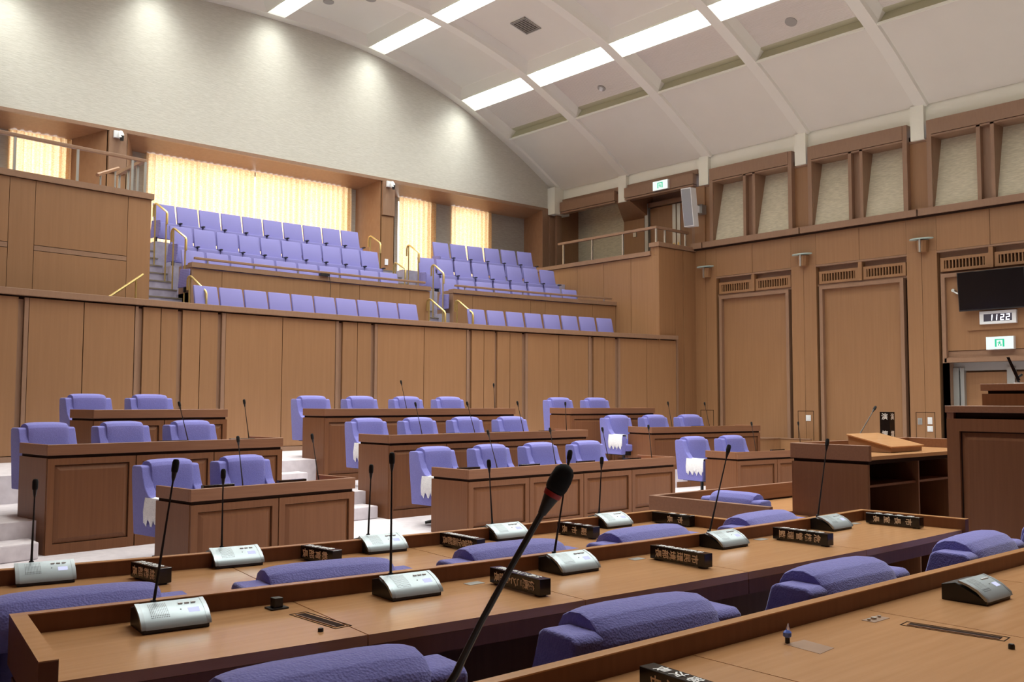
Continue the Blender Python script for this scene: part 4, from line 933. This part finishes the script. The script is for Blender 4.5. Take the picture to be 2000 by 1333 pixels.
# dais enclosure
o = empty('dais_desk', (8.55, 3.84, 0), 0, 'tall panelled side of the presiding dais at the right edge', 'dais'); lsc(o, .859)
DW, DD = 3.8, 3.0
box('cap', W_RIM, -.01, DW, -DD, 0.01, 1.565, 1.625, o, bevel=.003, seg=1); box('reveal', W_DARK, .05, DW, -DD, -.06, 1.51, 1.565, o); box('corner_block', W_RIM, .005, .05, -.06, -.0, 1.51, 1.565, o)
box('core', W_DARK, .03, DW, -DD, -.01, -.27, 1.51, o)
f_ = MB(); f_.box(0, .03, -.11, 0, -.27, 1.51); f_.box(0, .03, -1.62, -.11, 1.40, 1.51); f_.box(0, .03, -1.73, -1.62, -.27, 1.51); f_.box(0, .03, -1.62, -.11, -.27, .12)
f_.box(0, .03, -DD, -1.75, 0, 1.51); f_.build('panel_frame', W_BENCH, o)
g, bv = .012, .075; p0, p1, q0, q1 = -1.62, -.11, .12, 1.40
MB().add([(.028, p0+g, q0+g), (.028, p1-g, q0+g), (.028, p1-g, q1-g), (.028, p0+g, q1-g), (.010, p0+bv, q0+bv), (.010, p1-bv, q0+bv), (.010, p1-bv, q1-bv), (.010, p0+bv, q1-bv)], [(0, 1, 5, 4), (1, 2, 6, 5), (2, 3, 7, 6), (3, 0, 4, 7), (4, 5, 6, 7), (3, 2, 1, 0)]).build('raised_panel', W_BENCH, o)
box('platform_side', W_BENCH, .04, DW, .0, .02, -.27, 1.51, o)
o = empty('president_desk', (9.19, 3.80, 0), 0, "upper wooden desk of the presiding seat rising behind the dais side", 'desk'); lsc(o, .859)
box('cap', W_RIM, -.01, 2.2, -1.3, .0, 1.765, 1.83, o, bevel=.003, seg=1); box('reveal', W_DARK, .04, 2.2, -1.3, -.05, 1.735, 1.766, o); box('body', W_BENCH, .0, 2.2, -1.3, -.01, 1.626, 1.736, o)

o = empty('monitor', (9.37, 3.65, 1.831), 0, 'black desktop monitor seen edge-on on the upper desk', 'monitor'); lsc(o, .859)
MB().add([(.02, -.10, .03), (.05, -.12, .03), (.42, .02, .03), (.39, .04, .03), (-.03, -.03, .25), (-.01, -.05, .25), (.36, .09, .25), (.34, .11, .25)], [(0, 3, 2, 1), (4, 5, 6, 7), (0, 1, 5, 4), (1, 2, 6, 5), (2, 3, 7, 6), (3, 0, 4, 7)]).build('screen', M_SCREEN, o)
MB().tube([(.08, -.1, 0), (.06, -.08, .05), (.09, -.12, .09)], .012, 6).build('stand', M_BLACK, o); MB().tube([(.08, -.12, 0), (.08, -.12, .012)], .07, 14).build('foot', M_WHITE, o)

# ================================================================ GALLERY SEATS
def make_seat():
    o = empty('theatre_chair')
    # local: faces -y, width .50
    bk = MB(); n_ = 0
    MB().hexa([(-.243, .0, .42), (.243, .0, .42), (.243, .07, .42), (-.243, .07, .42), (-.236, .12, .885), (.236, .12, .885), (.236, .17, .885), (-.236, .17, .885)]).build('backrest', M_LILAC2, o, smooth=True, bevel=.02, seg=2)
    MB().hexa([(-.255, -.14, .10), (.255, -.14, .10), (.255, -.02, .10), (-.255, -.02, .10), (-.255, -.12, .45), (.255, -.12, .45), (.255, .01, .45), (-.255, .01, .45)]).build('folding_seat', M_LILAC2, o, smooth=True, bevel=.02, seg=2)
    box('standard', M_BLACK, .235, .26, -.08, .08, 0, .42, o)
    box('armrest', M_BLACK, .235, .285, -.18, -.06, .45, .475, o)
    return o
ps = make_seat(); index_kids(); first = True
ROWS = [('front', 45.55, G_FL, 7.0, 12.15, 10, 'left'), ('front', 45.55, G_FL, 13.48, 17.90, 8, 'right'),
        ('second', 46.85, 3.75, 7.28, 12.51, 10, 'left'), ('second', 46.85, 3.75, 13.65, 17.93, 8, 'right'),
        ('third', 47.75, 4.37, 7.39, 12.54, 10, 'left'), ('third', 47.75, 4.37, 13.64, 17.96, 8, 'right'),
        ('top', 48.65, 4.98, 7.37, 12.54, 10, 'left'), ('top', 48.65, 4.98, 14.70, 17.95, 6, 'right')]
for row, R, z, xa, xb, n_, blk in ROWS:
    for i in range(n_):
        x = xa+(xb-xa)*(i+.5)/n_
        c = ps if first else copy_tree(ps); first = False
        c.location = (x, yr(x, R), z); c.rotation_euler = (0, 0, ar(x, R))
        tag(c, 'lilac tip-up chair, %s, %s row, %s gallery block' % (ordn(i, n_), row, blk), 'chair', 'tip-up chairs of the gallery')
    if row in ('second', 'third', 'top'):
        x = xa-.035; e = empty('seat_end_panel', (x, yr(x, R), z), ar(x, R), 'perforated lilac end panel, left end of %s row, %s gallery block' % (row, blk), 'seat end', 'perforated seat ends')
        MB().prism([(-.38, .10), (-.40, .44), (-.02, .47), (.06, .10)], -.03, .0, 'x').build('panel', M_PERF, e, bevel=.01)
        box('bracket', M_BLACK, -.02, .02, -.2, -.15, 0, .12, e)
# brass aisle rails
def hoop(x, R, z0, h0, L, drop, label):
    o = empty('brass_handrail', (x, yr(x, R), z0), ar(x, R), label, 'handrail', 'hooped brass aisle rails')
    top = h0; lo = h0-drop
    P = [(0, .13, top-.26), (0, .13, top-.07), (0, .10, top-.015), (0, .03, top), (0, -.03, top-.02), (0, -L+.03, lo+.02), (0, -L, lo-.03), (0, -L, lo-.24)]
    MB().tube(P, .021, 8).build('rail', M_BRASS, o, smooth=True)
    sz = lambda RR: (G_FL+.189*int((RR-46.1)/.262)+.185-z0) if 46.1 < RR and x < 13.6 else G_FL-z0
    MB().tube([(0, .045, sz(R+.045)), (0, .045, top-.01)], .016, 8).build('post', M_BRASS, o, smooth=True)
    MB().tube([(0, -L+.035, sz(R-L+.035)), (0, -L+.035, lo+.01)], .016, 8).build('post', M_BRASS, o, smooth=True)
for x, R, z0, h0, L, dr_, nm in ((7.20, 48.10, 4.75, .97, .50, .26, 'upper rail of the left aisle'), (7.22, 47.15, 4.10, .97, .50, .26, 'middle rail of the left aisle'), (7.18, 46.2, G_FL, 1.12, .62, .36, 'lowest rail of the left aisle'),
                        (12.80, 48.6, 4.98, .80, .45, .25, 'top rail at the right end of the left seats'), (12.88, 47.6, 4.2, .80, .42, .2, 'small rail at the right end of the left seats'),
                        (13.52, 48.0, 4.6, .95, .45, .25, 'upper rail of the central aisle'), (13.55, 47.0, 4.0, .95, .42, .26, 'middle rail of the central aisle'), (12.95, 46.3, G_FL, 1.12, .62, .36, 'lowest rail of the central aisle'), (13.62, 46.15, G_FL, 1.12, .62, .36, 'rail at the left end of the right parapet')):
    hoop(x, R, z0, h0, L, dr_, 'hooped brass handrail, '+nm)

# ================================================================ WALL FITTINGS
for x, nm in ((6.93, 'left'), (14.02, 'right')):
    o = empty('dome_camera', (x, YB-.06, 7.42), 0, 'white dome camera on the %s pier between the gallery windows' % nm, 'camera', 'white dome cameras')
    box('mount', M_WHITE, -.10, .06, -.06, 0, -.04, .12, o, bevel=.01)
    MB().tube([(.02, -.10, .08), (.02, -.14, .02), (.02, -.15, -.06)], [.05, .065, .06], 12).build('housing', M_WHITE, o, smooth=True)
    MB().tube([(.03, -.17, -.01), (.03, -.17, -.12)], [.045, .035], 12).build('lens', M_BLACK, o, smooth=True)
tag(box('wall_switch', M_WHITE, 13.93, 14.03, YB-.045, YB-.02, 5.28, 5.44, bevel=.004), 'white switch plate on the pier beside the central aisle', 'switch')
for y, nm in ((15.29, 'nearest the balcony'), (12.42, 'middle'), (9.50, 'nearest the television')):
    o = empty('wall_sconce', (XR, y, 5.1), 0, 'wooden wall sconce with frosted glass plate, '+nm+' of three on the right wall', 'sconce', 'sconces on the right wall')
    mb = MB(); pts = [(-.0, -.13), (-.10, -.115), (-.16, -.06), (-.16, .06), (-.10, .115), (0, .13)]
    mb.prism([(p[0]-.004, p[1]) for p in pts], -.17, .08, 'z'); mb.v = [(v[0], v[1]*(.8 if v[2] < 0 else 1), v[2]) for v in mb.v]; mb.build('body', W_WALL, o)
    box('clip', M_STEEL, -.19, -.16, -.018, .018, -.18, .10, o)
    gp = []
    for k in range(24):
        t_ = 2*PI*k/24; r_ = .26+.015*math.cos(5*t_); gp.append((-.12+r_*math.cos(t_)*.45, r_*math.sin(t_)))
    MB().prism(gp, .10, .125, 'z').build('glass_plate', M_GLASS, o, smooth=True)
# loudspeaker
o = empty('wall_speaker', (XR-.45, 15.45, 6.75), 0, 'slim light grey column loudspeaker tilted on a bracket beside the balcony door', 'speaker')
o.rotation_euler = (0, math.radians(0), math.radians(8))
mb = MB(); mb.hexa([(-.12, -.14, -.50), (.14, -.14, -.48), (.14, .16, -.48), (-.12, .16, -.50), (-.28, -.14, .50), (.0, -.14, .53), (.0, .16, .53), (-.28, .16, .50)]); mb.build('cabinet', M_WHITE, o, bevel=.01)
MB().hexa([(-.135, -.12, -.47), (-.118, -.12, -.47), (-.118, .14, -.47), (-.135, .14, -.47), (-.285, -.12, .47), (-.268, -.12, .47), (-.268, .14, .47), (-.285, .14, .47)]).build('grille', M_SILV2, o)
box('bracket', M_WHITE, .05, .22, -.12, -.02, -.1, .08, o); box('bracket_plate', M_STEEL, .2, .43, -.2, .02, -.12, .12, o)
# exit signs
def exit_sign(x, y0, y1, z0, z1, label):
    o = empty('exit_sign', (x, (y0+y1)/2, z0), 0, label, 'exit sign', 'green and white exit signs')
    h_ = z1-z0; w_ = (y1-y0)/2
    box('housing', M_WHITE, -.04, .06, -w_, w_, 0, h_, o); box('face', M_EXITW, -.045, -.04, -w_*.98, w_*.98, h_*.03, h_*.97, o)
    fr = MB(); a = w_*.34
    fr.box(-.05, -.045, -a, -a*.65, h_*.2, h_*.8); fr.box(-.05, -.045, a*.65, a, h_*.2, h_*.8); fr.box(-.05, -.045, -a*.65, a*.65, h_*.72, h_*.8); fr.build('pictogram_frame', M_GREEN, o)
    fg = MB().tube([(-.048, .0, h_*.64), (-.048, .0, h_*.60)], .016, 8); fg.box(-.049, -.046, -.018, .018, h_*.42, h_*.58); fg.box(-.049, -.046, -.035, -.015, h_*.25, h_*.42); fg.box(-.049, -.046, .012, .03, h_*.28, h_*.42); fg.box(-.049, -.046, .015, .045, h_*.48, h_*.53)
    fg.build('running_figure', M_GREEN, o)
exit_sign(XR-.16, 16.45, 16.98, 7.50, 7.76, 'lit exit sign over the balcony double door')
exit_sign(XR+.04, 7.70, 8.24, 2.75, 3.015, 'lit exit sign under the digital clock')
# television
o = empty('television', (XR, 8.0, 4.0), 0, 'large black television tilted on the right wall above the clock', 'television')
o.rotation_euler = (0, math.radians(-6), 0)
MB().box(-.16, -.10, -.62, .72, -.42, .40).build('casing', M_BLACK, o, bevel=.006); box('screen', M_SCREEN, -.163, -.16, -.60, .70, -.39, .385, o); box('bracket', M_BLACK, -.10, .03, -.2, .2, -.2, .2, o)
o = empty('camera_arm', (XR+.05, 8.88, 4.02), 0, 'small chrome swivel arm beside the television', 'bracket')
MB().tube([(.05, .0, 0), (-.08, .0, .02)], .035, 10).build('ball', M_STEEL, o, smooth=True); MB().tube([(-.06, 0, .0), (-.08, -.1, -.06), (-.08, -.28, -.08)], .02, 8).build('arm', M_STEEL, o, smooth=True); box('clamp', M_WHITE, -.1, -.04, -.28, -.16, -.14, -.03, o)
# clock
o = empty('digital_clock', (XR+.02, 7.995, 3.415), 0, 'white framed digital wall clock reading 11 22', 'clock')
fr = MB(); fr.box(-.03, .05, -.36, .36, .075, .135); fr.box(-.03, .05, -.36, .36, -.135, -.08); fr.box(-.03, .05, -.36, -.28, -.08, .075); fr.box(-.03, .05, .28, .36, -.08, .075); fr.build('frame', M_WHITE, o, bevel=.003, seg=1)
box('face', M_CLOCKF, -.01, .04, -.28, .28, -.08, .075, o)
SEG = {'1': 'BC', '2': 'ABGED'}
def seg7(d_, yc):
    w_, h_, t_ = .070, .12, .014; mb = MB(); z0 = -.003
    # y decreasing is to the right for the viewer (facing +x)
    L = {'A': (-w_/2, w_/2, h_/2-t_, h_/2), 'G': (-w_/2, w_/2, -t_/2, t_/2), 'D': (-w_/2, w_/2, -h_/2, -h_/2+t_), 'B': (-w_/2, -w_/2+t_, 0, h_/2), 'C': (-w_/2, -w_/2+t_, -h_/2, 0), 'F': (w_/2-t_, w_/2, 0, h_/2), 'E': (w_/2-t_, w_/2, -h_/2, 0)}
    for s in SEG[d_]:
        a, b_, c, e = L[s]; k = len(mb.v); mb.box(-.013, -.009, yc+a, yc+b_, z0+c, z0+e)
    mb.v = [(v[0], v[1]-(v[2])*.10, v[2]) for v in mb.v]
    mb.build('digit', M_LED, o)
for d_, yc in (('1', .145), ('1', .05), ('2', -.085), ('2', -.195)): seg7(d_, yc)
# switches on the right wall
def sw(y, z, w_, h_, m, label):
    o = empty('wall_switch', (XR, y, z), 0, label, 'switch', 'switches on the right wall')
    box('plate', m, -.012, .0, -w_/2, w_/2, -h_/2, h_/2, o, bevel=.003, seg=1); box('rocker', M_WHITE if m == M_WHITE else M_STEEL, -.02, -.011, -w_*.3, w_*.3, -h_*.32, h_*.32, o, bevel=.002, seg=1)
sw(12.38, 1.28, .13, .14, M_WHITE, 'square white switch on the pilaster left of the big panel')
sw(9.67, 1.25, .10, .14, M_GREY, 'grey switch on the pilaster below the television')
sw(9.45, 1.265, .10, .15, M_WHITE, 'upper white switch on the pilaster below the television')
sw(9.45, 1.09, .12, .12, M_WHITE, 'lower square white switch on the pilaster below the television')
tag(box('wall_switch', M_STEEL, XR+.82, XR+.85, 18.5, 18.62, 6.55, 6.7), 'small steel switch beside the balcony door', 'switch')
# low end wall of the right aisle beyond the benches
lw = empty('low_wall', (0, 0, 0), 0, 'low panelled wood wall in front of the right wall beyond the lectern', 'low wall')
for y0, y1 in ((12.0, 12.95), (12.96, 13.9)): box('panel', W_WALL, XR-.55, XR-.5, y0, y1, .353, .79, lw)
box('cap', W_TRIM, XR-.57, XR-.48, 12.0, 13.9, .79, .81, lw)
for a, b_ in ((17.0, 18.3), (18.31, 19.5), (19.51, 19.69)): arcslab1(MB(), a, b_, 42.33, 42.385, .355, .79, 1).build('panel', W_WALL, lw)
arcslab1(MB(), 17.0, 19.69, 42.31, 42.395, .791, .81, 2).build('cap', W_TRIM, lw)
